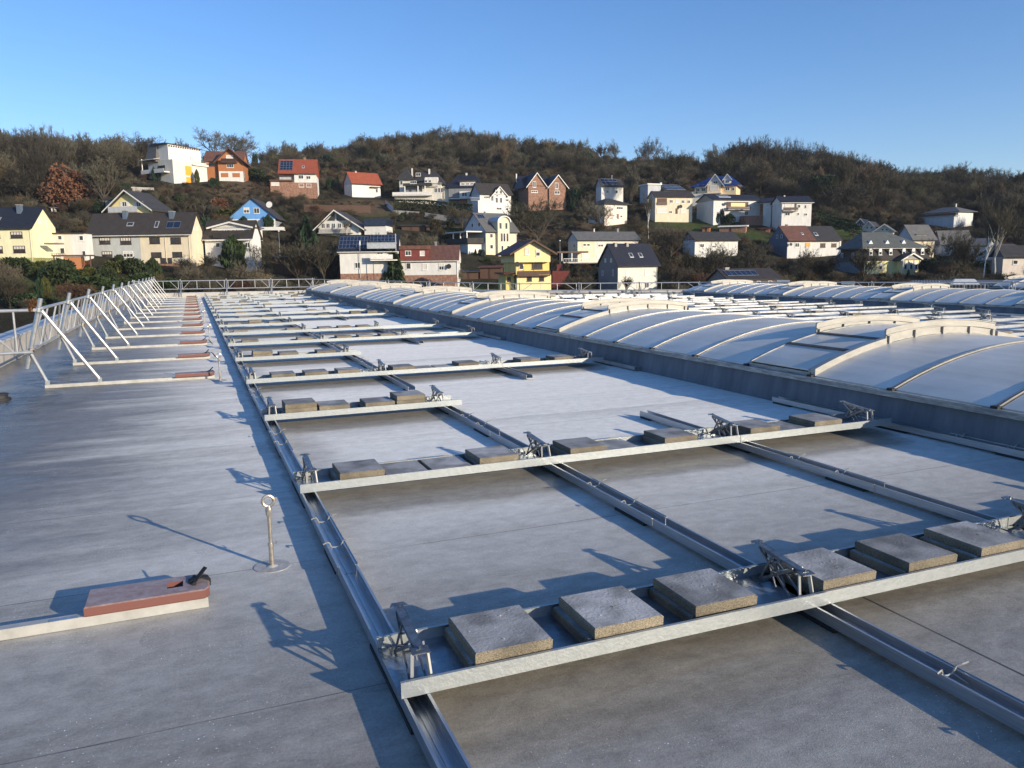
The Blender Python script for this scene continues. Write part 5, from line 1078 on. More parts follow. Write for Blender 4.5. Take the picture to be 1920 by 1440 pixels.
# 26 long white with dark roof
h = House('long white house with a dark roof and yellow balcony panels', 1335, 1420, 405, side=-31, D=223, th=30)
h.wall(1335, 1420, 377, 'white'); h.gable_x(1335, 1422, 376, 364, 'r_black', 'stone', over=.4); h.box('recess_shade_panel', 1358, 1398, 379, 391, -.05, -.002, 'dtimber'); h.box('awning', 1366, 1392, 381, 388, -.12, -.055, 'yellow'); h.rail(1358, 1399, 388, 392, -1.0, 'bframe', solid=True); h.balcony(1358, 1399, 393, -1.05, 0)  # dark plate on the wall face paints the shade inside the balcony
for a in ((1345,383,11,7,'s'),(1410,385,9,7,'s'),(1345,398,9,5,'s'),(1366,400,12,7,'s'),(1380,400,12,7,'s'),(1395,400,6,7,'d')): h.win(*a)
h.on_roof('skylight', 1350, 1372, 366, 371, 'solarline'); h.dish(1354,383,-.5,.4,'fascia'); h.dish(1357,383,-.5,.4,'fascia'); h.wall(1379, 1410, 406, 'brick', d0=-4, d1=-1, name='brick_terrace')
h = House('small white link house between the long white house and the white block of flats', 1428, 1442, 404, side=0, D=226, th=20); h.depth = 8; h.wall(1428, 1442, 381, 'white'); h.wall(1442, 1456, 381, 'lgrey', d0=1.5); h.gable_x(1420, 1457, 380, 371, 'r_black', 'lgrey', over=.3); h.win(1435.5,386,6,6,'s')
h = House('white three-storey block with a recessed balcony at the right end of the white row', 1462, 1514, 417, side=-17, D=219, th=24)
h.wall(1462, 1514, 383, 'white'); h.gable_x(1461, 1515, 382, 369, 'r_black', 'white', over=.4); h.balcony(1461, 1487, 396, -1.2, 0, 'stone'); h.rail(1461, 1487, 390.5, 395, -1.15, 'bframe', solid=True); h.win(1473,387,12,8,'s')
for a in ((1472,402,9,6,'d'),(1492,388,5,6),(1503,389,3,6),(1508,389,4,6,'s'),(1504,403,6,5),(1491,402,3,4)): h.win(*a)
h.chim(1474, 367, 374, 'white', 2.4); h.box('recess_shade_panel', 1484, 1487.5, 383.5, 396, -.06, -.002, 'dtimber')  # thin dark strip painted as shade at the balcony end
# 30 house behind bushes
h = House('low white house with dark roof behind bare bushes, in front of the lawn', 1302, 1381, 486, side=-22, D=181, th=28)
h.wall(1302, 1381, 451, 'white'); h.gable_x(1302, 1382, 452, 436, 'r_dark', 'dgrey', over=.6); h.win(1315,461,8,7); h.win(1337,462,8,7,'D'); h.win(1368,463,9,12,'s')
# 31 slate-sided double house
h = House('white double house with half brown, half black roof and a blue slate gable', 1475, 1571, 487, side=-34, D=188, th=30)
h.wall(1475, 1571, 453, 'white'); MB().box(h.w0-.06, h.w0-.002, 0, h.depth, -3, h.Z(453)).build('slate_cladding', MAT['slate'], h.o); r = h.gable_x(1475, 1524, 453, 424, 'r_rust', 'slate', over=.5, gend=.02); h.chim(1489, 421, 431, 'brick', 3.6); h.skyl(1507,440,4,4)
h.gable_x(1524.3, 1571, 453, 425, 'r_dark', 'slate', over=.5, gend=.02); h.skyl(1531,441,6,6)
for a in ((1492,460,8,8,'d'),(1511,459.5,9,7,'o'),(1538,461,9,8,'b'),(1558,461,9,7,'b')): h.win(*a)
h.swin(1456,443,3,7); h.swin(1464,443,3,7); h.dish(1479,459,-.4,.35,'fascia'); h.pipe(1568,455,485)
# 32 mansion
h = House('grand yellow mansion with a grey-green mansard roof and small portico', 1621, 1734, 520, side=-54, D=168, th=35, cat='mansion', name='mansion')
h.wall(1621, 1734, 489, 'yellow'); h.wall(1621, 1734, 514, 'stone', d0=-.08, d1=4, name='plinth'); MB().box(h.w0-.06, h.w0-.002, 0, h.depth, -3, h.Z(489)).build('side_wall', MAT['dgrey'], h.o)  # left side of the yellow walls coloured dark grey as painted shade
h.frus(1619, 1736, 489, 467, 'r_brown', 1.2, name='mansard'); MB().box(h.X(1619)+.5, h.X(1736)-.5, .5, h.depth-.5, h.Z(467)+.002, h.Z(465)).build('cornice', MAT['trimw'], h.o); h.hip(1623, 1731, 465, 434.5, 'r_greygreen', rx0=1640, rx1=1686, d0=1, d1=h.depth-1)
for x in (1632.5, 1649, 1667, 1690, 1707, 1723): h.win(x, 474, 5.5, 9, 'd', d=.35, arch=True)
for x in (1639, 1668, 1697):
    X_, z_ = h.X(x), h.Z(455); MB().hexa([(X_-.6,1.6,z_-.4),(X_+.6,1.6,z_-.4),(X_+.6,4.5,z_-.4),(X_-.6,4.5,z_-.4),(X_-.01,1.6,z_+.45),(X_+.01,1.6,z_+.45),(X_+.01,4.5,z_+.45),(X_-.01,4.5,z_+.45)]).build('attic_dormer', MAT['trimw'], h.o)
for x in (1631, 1649, 1720): h.win(x, 501, 5.5, 10, 'd', arch=True)
h.wall(1675, 1706, 489, 'yellow', d0=-2, d1=.2, name='portico'); h.gable_y(1674, 1708, 488, 477, 'r_dark', 'stone', d0=-2, d1=3, over=.5, fr=.3)
for x in (1680, 1690, 1699): h.win(x, 500, 5, 12, 'd', d=-2, arch=True)
for x in (1674.8, 1685, 1694.5, 1704.5): h.box('pilaster', x, x+1.6, 489.3, 513, -2.12, -2.002, 'trimw')
h.swin(1600,478,4,9); h.swin(1580,478,4,9)
# 33
h = House('cream house with a steep grey roof and double dormer behind the mansion', 1709, 1745, 482, side=-29, D=191, th=40)
h.wall(1709, 1745, 452, 'cream'); h.gable_x(1709, 1746, 452, 423, 'r_grey', 'lgrey', over=.4); h.win(1736,463,6,6); h.box('dormer', 1717, 1735, 441, 449.5, .5, 4.5, 'white'); h.box('dormer_roof', 1715.5, 1736.5, 439.8, 440.9, .2, 4.8, 'r_grey'); h.win(1721,445.5,5,6,'d',d=.5); h.win(1731,445.5,5,6,'d',d=.5); h.win(1735,478,5,6)
# 34
h = House('white-walled house with a frosty grey roof right of the mansion, in hill shadow', 1762, 1812, 474, side=-12, D=199, th=24)
h.wall(1762, 1812, 460, 'white'); h.gable_x(1762, 1810, 460, 434, 'r_grey', 'dgrey', over=.5); h.win(1779,466,6,6); h.win(1796,466,8,6,'d'); h.box('skylight', 1768, 1773, 446, 450, 1.6, 2.4, 'trimw')
h = House('red-roofed cottage tip between two grey roofs right of the mansion', 1744, 1758, 447, side=0, D=212, th=20); h.depth = 6; h.wall(1744, 1757, 445, 'white'); h.gable_y(1743, 1758, 445, 435, 'r_red', 'r_red', d1=5, over=.3, fr=.3, trim=None)
# 35 hill house on the right
h = House('low white hillside villa with long balcony, in shade at the far right', 1735, 1790, 416, side=24, D=243, th=35)
h.wall(1735, 1790, 397, 'white'); h.hip(1735, 1790, 397, 387, 'r_grey', over=.8); h.balcony(1733, 1793, 404, -1.8, 0, 'stone'); h.rail(1733, 1793, 400, 404, -1.7, 'dtimber', solid=True); h.wall(1735, 1790, 405, 'lgrey', d0=-1.6, d1=0)
for x in (1744, 1755, 1780): h.win(x, 401, 7, 5)
h.chim(1773, 382, 390, 'white', 2)
# 36 small gables
for k, (x0, x1, ye, yr, yb, lab, wl, rf) in enumerate([(1599, 1622, 424, 411, 432, 'dark A-frame house with white barge boards left of the mansion roof', 'slate', 'r_black'), (1614, 1640, 430, 416, 436, 'half-white gable house in front of the dark A-frame', 'white', 'r_dark'), (1641, 1671, 432, 421, 440, 'small cream gable house with two windows just above the mansion roof', 'ivory2', 'r_grey')]):
    h = House(lab, x0, x1, yb, side=0, th=12 if k < 2 else 5); h.depth = 8; h.wall(x0, x1, ye, wl); h.gable_y(x0, x1, ye, yr, rf, wl, over=.6, fr=.6); h.win((x0+x1)/2-3, (ye+yr)/2+4, 4, 3.4); h.win((x0+x1)/2+4, (ye+yr)/2+4, 4, 3.4)
# 37 brown roof low building
h = House('low brown building with solar panels and white-framed windows just behind the railing', 1374, 1466, 560, side=-40, D=128, th=30, base_drop=4)
h.wall(1374, 1462, 529, 'dtimber'); h.gable_x(1368, 1462, 528, 506, 'r_brown', 'dgrey', over=.4); h.on_roof('solar_panel', 1372, 1428, 511, 520, 'solar', grid=(6,1)); h.wall(1386, 1446, 526, 'bframe', d0=-1.2, d1=2, name='dormer'); h.box('dormer_roof', 1384, 1448, 523.5, 525.9, -1.5, 3, 'r_dark')
for x in (1392, 1414, 1435): h.win(x, 533, 7, 11, 'd', d=-1.2)
h.chim(1382, 503, 510, 'stone', 8)
# 38 far right houses
h = House('pale gabled house behind birches near the right picture edge', 1846, 1894, 500, side=0, D=176, th=18); h.depth = 9; h.wall(1848, 1892, 474, 'pink'); h.gable_y(1846, 1894, 474, 459, 'r_brown', 'pink', over=.8, fr=.8); h.win(1862,480,6,6); h.win(1876,480,6,6); h.balcony(1846, 1894, 487, -1.5, 0)
h = House('grey-roofed house cut by the right picture edge', 1880, 1985, 515, side=-18, D=166, th=28); h.wall(1880, 1985, 482, 'pink'); h.gable_x(1880, 1985, 482, 462, 'r_dark', 'dgrey', over=.6); h.win(1900,492,8,8); h.win(1920,492,8,8)
h = House('grey house in shade low on the right, left of the birches', 1812, 1846, 478, side=0, D=194, th=10); h.depth = 9; h.wall(1812, 1846, 462, 'lgrey'); h.gable_x(1811, 1847, 462, 448, 'r_grey', 'lgrey'); h.win(1822,467,5,5); h.win(1836,467,5,5)
# little garden buildings
for (x0, x1, yb, yt, wl, rf, lab) in [(1316, 1329, 434, 423, 'timber', 'r_dark', 'small wooden summerhouse with a white-edged roof on the garden terrace'), (1349, 1396, 434, 421, 'brick', 'trimw', 'long flat-roofed garden shelter below the long white house'), (1424, 1441, 434, 425, 'brick', 'r_dred', 'small brick garden hut left of the white double house'), (218, 233, 326, 312, 'redpaint', 'r_dark', 'small dark red shed among the trees left of the tall modern house'), (802, 834, 432, 421, 'dtimber', 'r_dark', 'dark wooden garden shelter below the retaining wall'), (756, 796, 432, 420, 'dtimber', 'r_brown', 'open timber pergola shed left of the dark wooden shelter'), (864, 896, 524, 506, 'dtimber', 'r_dark', 'brown garden shed right of the brown-roofed cottage'), (900, 940, 526, 498, 'dtimber', 'r_dred', 'cluttered dark lean-to left of the yellow chalet'), (512, 560, 512, 479, 'dtimber', 'r_black', 'dark carport with slatted roof below the lamp post'), (1428, 1452, 372, 360, 'dtimber', 'r_dred', 'dark red roof of a hut at the wood edge above the white block'), (107, 113, 400, 386, 'white', 'r_grey', 'tiny white garden hut behind the pale yellow house'), (700, 728, 424, 408, 'dtimber', 'r_brown', 'wooden pen on the slope above the solar-roofed bungalow') ]:
    h = House(lab, x0, x1, yb, side=0, th=5, cat='shed', name='garden_shed', D=solve_D((x0+x1)/2, yb)-1, base_drop=1.5); h.depth = 3.5
    h.wall(x0, x1, yt+4, wl, d1=3.5)
    MB().hexa([(h.X(x0)-.4,-.5,h.Z(yt+4)),(h.X(x1)+.4,-.5,h.Z(yt+4)),(h.X(x1)+.4,4,h.Z(yt+3)),(h.X(x0)-.4,4,h.Z(yt+3)),(h.X(x0)-.4,-.5,h.Z(yt+3)),(h.X(x1)+.4,-.5,h.Z(yt+3)),(h.X(x1)+.4,4,h.Z(yt)),(h.X(x0)-.4,4,h.Z(yt))]).build('roof', MAT[rf], h.o)
    h.box('door', x0+(x1-x0)*.4, x0+(x1-x0)*.4+3, yt+5, yb, -.05, -.002, 'bframe')
# retaining wall, hedge line, fences
def strip_wall(name, pts, mat, th, label, cat):
    mb = MB()
    for (a, b) in zip(pts[:-1], pts[1:]):
        P = []
        for (px, py0, py1, D) in (a, b):
            hh = hdir(px); P.append((hh.x*D, hh.y*D, z_at(px, py1, D)-1.5, z_at(px, py0, D), hh))
        (xa, ya, za, zA, ha), (xb, yb_, zb, zB, hb) = P
        mb.hexa([(xa,ya,za),(xb,yb_,zb),(xb+hb.x*th,yb_+hb.y*th,zb),(xa+ha.x*th,ya+ha.y*th,za),(xa,ya,zA),(xb,yb_,zB),(xb+hb.x*th,yb_+hb.y*th,zB),(xa+ha.x*th,ya+ha.y*th,zA)])
    return tag(mb.build(name, MAT[mat]), label, cat)
strip_wall('retaining_wall', [(741, 394, 402, 219), (790, 397, 406, 217), (840, 404, 411, 213), (880, 410, 420, 208)], 'stone', .5, 'long pale retaining wall below the hedge under the tower villa', 'wall')
strip_wall('garden_wall', [(727, 375, 384, 229), (741, 388, 398, 220)], 'white', .4, 'short white stepped wall at the left end of the hedge under the tower villa', 'wall')
strip_wall('field_fence', [(575, 383.5, 386, 212), (640, 384.5, 387, 211), (700, 385.5, 388, 211)], 'dtimber', .1, 'low grey fence across the slope above the A-frame house', 'fence')
strip_wall('field_fence', [(232, 349, 356, 219), (300, 352, 358, 219)], 'stone', .1, 'low grey fence above the yellow gabled house', 'fence')
# lamp posts
for (px, y0, y1, D, lab) in [(526, 434, 476, 152, 'slim grey street lamp above the dark carport'), (1050, 452, 486, 158, 'slim street lamp beside the porch of the long cream house'), (1499, 461, 484, 183, 'small street lamp in front of the white double house')]:
    hh = hdir(px); zb, zt = z_at(px, y1, D), z_at(px, y0, D); o = empty('street_lamp', (hh.x*D, hh.y*D, zb), 0, lab, 'street lamp', None)
    MB().tube((0,0,-2), (0,0,zt-zb), .06, .04, n=8).build('pole', MAT['dgrey'], o); MB().tube((0,0,zt-zb), (0,0,zt-zb+.2), .2, .1, n=10).build('lamp_head', MAT['trimw'], o)
# neighbouring hall beyond the right railing
D = 66; hh = hdir(1830); o = empty('industrial_hall', (hh.x*D, hh.y*D, -8), math.atan2(-hh.x, hh.y)+.05, 'dark-walled neighbouring hall with pale roof domes beyond the railing at the right', 'hall')
zt = z_at(1830, 541, D)+8
MB().box(-4, 24, 0, 16, 0, zt).build('wall', MAT['slate'], o); MB().box(-4.3, 24.3, -.3, 16.3, zt+.002, zt+.25).build('roof', MAT['r_grey'], o)
for k in range(5):
    x = -1.5+k*3.4; MB().hexa([(x,1,zt+.26),(x+1.9,1,zt+.26),(x+1.9,4,zt+.26),(x,4,zt+.26),(x+.3,1.5,zt+.62),(x+1.6,1.5,zt+.62),(x+1.6,3.5,zt+.62),(x+.3,3.5,zt+.62)]).build('roof_dome', MAT['trimw'], o)
for (px, y0, y1, D) in [(1470, 527, 545, 70), (1592, 530, 545, 68)]:
    hh = hdir(px); zb = z_at(px, y1, D); o = empty('rooftop_unit', (hh.x*D, hh.y*D, zb-3), math.atan2(-hh.x, hh.y), 'white rooftop unit on the %s beyond the far railing' % ('left' if px < 1500 else 'right'), 'rooftop unit'); s = D/F_PX
    MB().box(-10*s, 10*s, 0, 1.2, 2.6, 3+(y1-y0)*s*.75).build('housing', MAT['trimw'], o); MB().box(-11*s, 11*s, -.1, 1.3, 3+(y1-y0)*s*.76, 3+(y1-y0)*s).build('hood', MAT['metalroof'], o); MB().box(-8*s, 8*s, .2, 1, -6, 2.598).build('duct', MAT['slate'], o)
# ================================================================== VEGETATION
def bark(name, c1, c2, var=(.55, 1.5)):
    m_ = MAT[name] = simple(name, c1, .9, col2=c2, scale=1.5, spec=.1); t = m_.node_tree; b = t.nodes['Principled BSDF']; src = b.inputs['Base Color'].links[0].from_socket
    ob = t.nodes.new('ShaderNodeObjectInfo'); mr = t.nodes.new('ShaderNodeMapRange'); mr.inputs['To Min'].default_value, mr.inputs['To Max'].default_value = var; t.links.new(ob.outputs['Random'], mr.inputs[0])
    vs = t.nodes.new('ShaderNodeVectorMath'); vs.operation = 'SCALE'; t.links.new(src, vs.inputs[0]); t.links.new(mr.outputs[0], vs.inputs['Scale'])
    hs_ = t.nodes.new('ShaderNodeHueSaturation'); m2_ = t.nodes.new('ShaderNodeMath'); m2_.operation = 'MULTIPLY_ADD'; m2_.inputs[1].default_value = .035; m2_.inputs[2].default_value = .485; wn = t.nodes.new('ShaderNodeTexWhiteNoise'); wn.noise_dimensions = '1D'; t.links.new(ob.outputs['Random'], wn.inputs['W']); t.links.new(wn.outputs[0], m2_.inputs[0]); t.links.new(m2_.outputs[0], hs_.inputs['Hue'])
    t.links.new(vs.outputs[0], hs_.inputs['Color']); t.links.new(hs_.outputs[0], b.inputs['Base Color'])
bark('twig_a', (0.062,0.057,0.041), (0.110,0.102,0.072)); bark('twig_b', (0.070,0.061,0.043), (0.120,0.104,0.074)); bark('twig_c', (0.040,0.036,0.028), (0.069,0.064,0.048)); bark('trunk_m', (0.046,0.038,0.030), (0.092,0.079,0.059)); bark('birch', (.45,.42,.37), (.65,.62,.56)); bark('twig_red', (0.066,0.037,0.025), (0.102,0.059,0.040)); bark('dry', (0.099,0.073,0.041), (0.165,0.125,0.076)); bark('olive', (0.056,0.056,0.030), (0.092,0.089,0.050))  # twig_c is darker: shade of the right-hand slope put into bark colour
def leafm(name, c1, c2, sc=2.0): MAT[name] = simple(name, c1, .75, col2=c2, scale=sc, spec=.2, detail=8)
leafm('fir', (.012,.028,.014), (.035,.065,.03)); leafm('ivy', (.018,.032,.012), (.05,.075,.025)); leafm('box', (.018,.030,.010), (.042,.058,.022)); leafm('ygreen', (.042,.052,.012), (.095,.10,.028)); leafm('oakleaf', (.095,.042,.024), (.20,.10,.058)); leafm('orangeleaf', (.13,.052,.022), (.23,.105,.045)); leafm('bluefir', (.03,.05,.045), (.07,.10,.09))
def bare(seed, Ht=10, spread=.9, stems=1, nlimb=7, dens=1.0, trunk=.28, up=.35, blade=.05, twl=1.0, wild=.5, tl=3):
    r = random.Random(seed); T, C = MB(), MB()
    def rv(): 
        v = Vector((r.gauss(0, 1), r.gauss(0, 1), r.gauss(0, 1))); return v.normalized()
    def seg(p, d, L, rad, lev):
        n = 3 if lev < 3 else 2; pts = [p]; dd = d.copy()
        for i in range(n):
            dd = (dd+rv()*.18+Vector((0, 0, .10*up))).normalized(); pts.append(pts[-1]+dd*L/n)
        for i in range(n):
            ra, rb = rad*(1-i/n*.55), rad*(1-(i+1)/n*.55)
            (T if lev < tl else C).tube(pts[i], pts[i+1], ra, rb, n=5 if lev < 2 else 3, cap=False)
        nc = {0: nlimb, 1: 6, 2: 5, 3: max(3, int(9*dens))}[lev]
        for k in range(nc):
            t = r.uniform(.30 if lev else .55, 1.0); i = min(n-1, int(t*n)); q = pts[i].lerp(pts[i+1], t*n-i)
            ax = rv(); side = (ax-dd*ax.dot(dd)).normalized(); nd = (dd*(1-wild*.5)+side*r.uniform(.45, 1.0)*spread+Vector((0, 0, up*.5))).normalized()
            if lev < 3: seg(q, nd, L*r.uniform(.48, .75) if lev else Ht*r.uniform(.34, .50), rad*.42, lev+1)
            else:
                Lt = twl*r.uniform(.5, 1.1); e = q+nd*Lt+rv()*.12; w_ = nd.cross(rv()).normalized()*blade*.5
                C.tri(q-w_, q+w_, e)
                e2 = q.lerp(e, .5)+(nd+rv()*.8).normalized()*Lt*.5; m_ = q.lerp(e, .45); C.tri(m_-w_*.8, m_+w_*.8, e2)
    for s in range(stems):
        a = r.uniform(0, 6.28); off = Vector((math.cos(a), math.sin(a), 0))*(.25 if stems > 1 else 0)
        seg(off, Vector((off.x*(.9 if stems > 1 else .2), off.y*(.9 if stems > 1 else .2), 1)).normalized(), Ht*trunk*(r.uniform(.8, 1.2)), Ht*.027/(stems**.4), 0)
    return T, C
def clump(seed, shape, n=1800, leaf=.30):
    """leaf-sized faces through the crown volume, unit radius 1 / height 1 from z=0"""
    r = random.Random(seed); mb = MB(); lobes = []
    if shape == 'round': lobes = [(Vector((r.gauss(0,.28), r.gauss(0,.28), r.uniform(.25,.72))), r.uniform(.25,.48)) for _ in range(9)]
    if shape == 'tree': lobes = [(Vector((math.cos(a)*.55*r.uniform(.4,1), math.sin(a)*.55*r.uniform(.4,1), r.uniform(.35,.85))), r.uniform(.16,.30)) for a in [r.uniform(0,6.28) for _ in range(22)]]
    for _ in range(n):
        if shape in ('cone', 'column'):
            z = r.random()**(1.4 if shape == 'cone' else .9); lay = (math.sin(z*44)+1)/2; R = ((1-z)*(.55+.45*lay) if shape == 'cone' else .9*min(1, (1-z)*3.2)*min(1, .55+z*3)); R *= r.uniform(.55, 1.08)**.5
            a = r.uniform(0, 6.283); R *= 1+.18*math.sin(3*a+9*z); p = Vector((R*math.cos(a), R*math.sin(a), z)); d = Vector((math.cos(a), math.sin(a), -.35 if shape == 'cone' else 1.2)).normalized()
        else:
            c, R = r.choice(lobes); v = Vector((r.gauss(0,1), r.gauss(0,1), r.gauss(0,1))).normalized(); p = c+v*R*r.uniform(.6, 1.05)**.5; p.z = abs(p.z); d = (v+Vector((r.gauss(0,.6), r.gauss(0,.6), r.gauss(0,.6)))).normalized()
        w_ = d.cross(Vector((r.gauss(0,1), r.gauss(0,1), r.gauss(0,1)))).normalized()
        s = leaf*r.uniform(.5, 1.2); mb.quad(p-w_*s*.4, p+w_*s*.4, p+d*s+w_*s*.22, p+d*s-w_*s*.22)
    return mb
PB = {}                                         # prototype meshes
def proto_bare(key, **kw):
    T, C = bare(**kw); tm = T.build('trunk', MAT['trunk_m'] if 'birch' not in key else MAT['birch'], fix=False); cm = C.build('crown', MAT[kw_mat[key]], fix=False)
    PB[key] = (tm.data, cm.data); bpy.data.objects.remove(tm); bpy.data.objects.remove(cm)
kw_mat = {'oak': 'twig_a', 'oak2': 'twig_b', 'oak3': 'twig_c', 'tall': 'twig_a', 'tall2': 'twig_c', 'birch': 'twig_b', 'shrub': 'twig_b', 'shrub2': 'twig_c', 'shrubred': 'twig_red'}
proto_bare('oak', seed=11, Ht=10, spread=1.15, nlimb=8, dens=1.17, trunk=.25, up=.25, blade=.075)
proto_bare('oak2', seed=23, Ht=10, spread=1.0, nlimb=8, dens=1.04, trunk=.30, up=.35, blade=.075)
proto_bare('oak3', seed=37, Ht=10, spread=1.25, nlimb=9, dens=1.30, trunk=.22, up=.25, blade=.075)
proto_bare('tall', seed=41, Ht=10, spread=.62, nlimb=8, dens=1.04, trunk=.42, up=.75, blade=.075)
proto_bare('tall2', seed=59, Ht=10, spread=.72, nlimb=9, dens=1.17, trunk=.38, up=.6, blade=.075)
proto_bare('birch', seed=67, Ht=10, spread=.50, nlimb=9, dens=.7, trunk=.55, up=.5, blade=.04, tl=2)
proto_bare('shrub', seed=71, Ht=10, spread=.6, stems=4, nlimb=4, dens=.6, trunk=.32, up=.9, blade=.07)
proto_bare('shrub2', seed=83, Ht=10, spread=.75, stems=4, nlimb=4, dens=.7, trunk=.26, up=.6, blade=.08)
proto_bare('shrubred', seed=97, Ht=10, spread=.7, stems=4, nlimb=4, dens=.8, trunk=.24, up=.6, blade=.08)
def topz(me): 
    a = np.empty(len(me.vertices)*3, dtype=np.float32); me.vertices.foreach_get('co', a); a = a.reshape(-1, 3); return np.percentile(a[:, 2], 98.5), np.percentile(np.abs(a[:, :2]).max(axis=1), 97)
DIM = {k: topz(v[1]) for k, v in PB.items()}
def proto_leaf(key, seed, shape, n, leaf): o = clump(seed, shape, n, leaf).build('foliage', MAT['fir'], fix=False); PB[key] = o.data; bpy.data.objects.remove(o)
proto_leaf('cone', 3, 'cone', 2600, .16); proto_leaf('cone2', 8, 'cone', 2200, .18); proto_leaf('column', 5, 'column', 1900, .15); proto_leaf('round', 6, 'round', 2600, .13); proto_leaf('round2', 9, 'round', 2200, .15); proto_leaf('treecrown', 12, 'tree', 5200, .075); proto_leaf('treecrown2', 15, 'tree', 4200, .085)
rv_ = random.Random(99)
def place(px, yb, D=None):
    D = D or solve_D(px, yb); h = hdir(px); return D, (h.x*D, h.y*D, terr(px, D)-.15)
def put_bare(px, yb, yt, kind, label, w=None, D=None, group=None, name='bare_tree', cat='tree', rz=None):
    D, loc = place(px, yb, D); zt = z_at(px, yt, D); Hm = max(1.5, zt-loc[2]); tm, cm = PB[kind]; dz, dr = DIM[kind]; s = Hm/dz; sx = s if w is None else (w*D/F_PX/2)/dr
    o = empty(name, loc, rv_.uniform(0, 6.28) if rz is None else rz, label, cat, group); o.scale = (sx, sx, s)
    for m_, nm in ((tm, 'trunk'), (cm, 'crown')):
        c = bpy.data.objects.new(nm, m_); COL.objects.link(c); adopt(c, o)
    return o
LM = {}
def leaf_mesh(kind, mat):
    if (kind, mat) not in LM:
        m_ = PB[kind].copy(); m_.materials.clear(); m_.materials.append(MAT[mat]); LM[(kind, mat)] = m_
    return LM[(kind, mat)]
STEM = MB().tube((0,0,-.1), (0,0,.55), .045, .02, n=7).build('trunk', MAT['trunk_m']); STEMD = STEM.data; bpy.data.objects.remove(STEM)
def put_leaf(px, yb, yt, w, kind, mat, label, name='evergreen_bush', cat='bush', D=None, group=None):
    D, loc = place(px, yb, D); zt = z_at(px, yt, D); Hm = max(.6, zt-loc[2]); R = w*D/F_PX/2
    o = empty(name, loc, rv_.uniform(0, 6.28), label, cat, group); k = 1.0 if kind.startswith(('cone', 'col')) else 1.35
    a = bpy.data.objects.new('foliage', leaf_mesh(kind, mat)); COL.objects.link(a); adopt(a, o); a.scale = (R*k*.98, R*k*.98, Hm*.97 if k == 1 else Hm*1.02)
    b_ = bpy.data.objects.new('trunk', STEMD); COL.objects.link(b_); adopt(b_, o); b_.scale = (R, R, Hm)
    return o
# individual bare trees  (column, ground row, top row, kind, width, label)
for a in [(432,312,249,'oak',100,'broad bare oak on the skyline above the orange timber chalet'), (272,322,250,'oak2',92,'bare tree clump on the skyline left of the tall modern house'), (231,316,262,'tall2',46,'narrow bare tree on the skyline, left neighbour of the clump by the tall modern house'), (521,316,270,'oak2',34,'small rounded bare tree on the skyline left of the red mansard roof'),
          (832,284,238,'oak',46,'tallest bare oak on the middle hilltop'), (785,290,250,'oak2',40,'bare tree on the skyline just left of the tallest hilltop oak'), (872,284,240,'oak3',50,'bare tree on the skyline just right of the tallest hilltop oak'), (1220,300,261,'oak3',54,'isolated bare oak with rounded crown on the skyline right of the middle hill'), (1155,308,267,'oak2',38,'rounded bare tree on the skyline left of the isolated oak'), (1128,309,272,'tall2',24,'small bare tree on the skyline, left of the rounded one'),
          (58,392,305,'oak3',120,'big dark spreading oak in the wood above the pale yellow house'), (206,395,300,'tall',70,'tall grey bare trees right of the russet oak'), (80,392,335,'tall',34,'pale upright bare tree left of the russet oak'), (1181,408,316,'tall',40,'tall upright bare tree right of the small solar-roofed house'), (1006,472,376,'oak',104,'large pale bare tree in front of the twin brick gables'), (1128,445,375,'oak2',82,'bare tree half hiding the pink-cream house'),
          (868,432,386,'oak2',66,'bare tree in front of the hedge under the white gabled house'), (1215,448,360,'birch',26,'thin pale birch left of the cream house with corner balcony'), (1255,498,425,'oak2',80,'bare tree left of the low white house behind bushes'), (1866,530,372,'birch',62,'tall white-stemmed birch at the right'), (1845,530,390,'birch',36,'slimmer white-stemmed birch just left of the tall one'), (1790,522,430,'oak3',70,'dark bare tree in shade right of the mansion'), (1812,525,455,'tall2',40,'dark upright bare tree between the mansion and the birches'),
          (565,536,455,'shrub',90,'many-stemmed bare tree behind the railing left of the solar-roofed bungalow'), (605,540,462,'tall',56,'bare branching tree at the left corner of the solar-roofed bungalow'), (487,520,462,'oak',46,'pale bare tree against the white wall of the dormer house'), (1345,530,462,'shrub2',80,'dense bare bushes in front of the low white house'), (1405,536,466,'oak3',74,'bare tree between the low white house and the slate-gabled house'), (1500,530,468,'oak2',56,'bare tree in front of the white double house'), (1548,536,484,'shrub2',60,'bare bushes left of the mansion plinth'), (1620,540,470,'tall2',50,'bare trees at the left corner of the mansion'),
          (25,560,490,'oak2',60,'pale bare tree in the lower left garden'), (12,585,520,'shrub',70,'bare shrub at the left picture edge behind the guard rail'), (130,585,532,'shrubred',70,'reddish bare shrub in the lower left garden'), (390,515,478,'shrub2',40,'bare shrub in front of the cream semi'), (345,520,482,'shrub2',40,'bare shrub below the cream semi, left one'), (640,490,448,'tall',24,'thin bare tree between the A-frame and the bungalow'), (652,452,410,'birch',22,'thin bare birch on the lawn above the solar roof'), (1290,540,470,'tall',40,'slim bare tree right of the dark-roofed white house'), (1175,552,520,'tall',30,'small bare tree against the white house wall'),
          (1742,500,452,'oak3',40,'dark bare tree at the right corner of the mansion'), (1905,470,400,'oak3',60,'dark bare tree on the slope at the right picture edge'), (850,540,505,'oak2',40,'small bare tree before the brown-roofed cottage')]:
    put_bare(a[0], a[1], a[2], a[3], a[5], w=a[4])
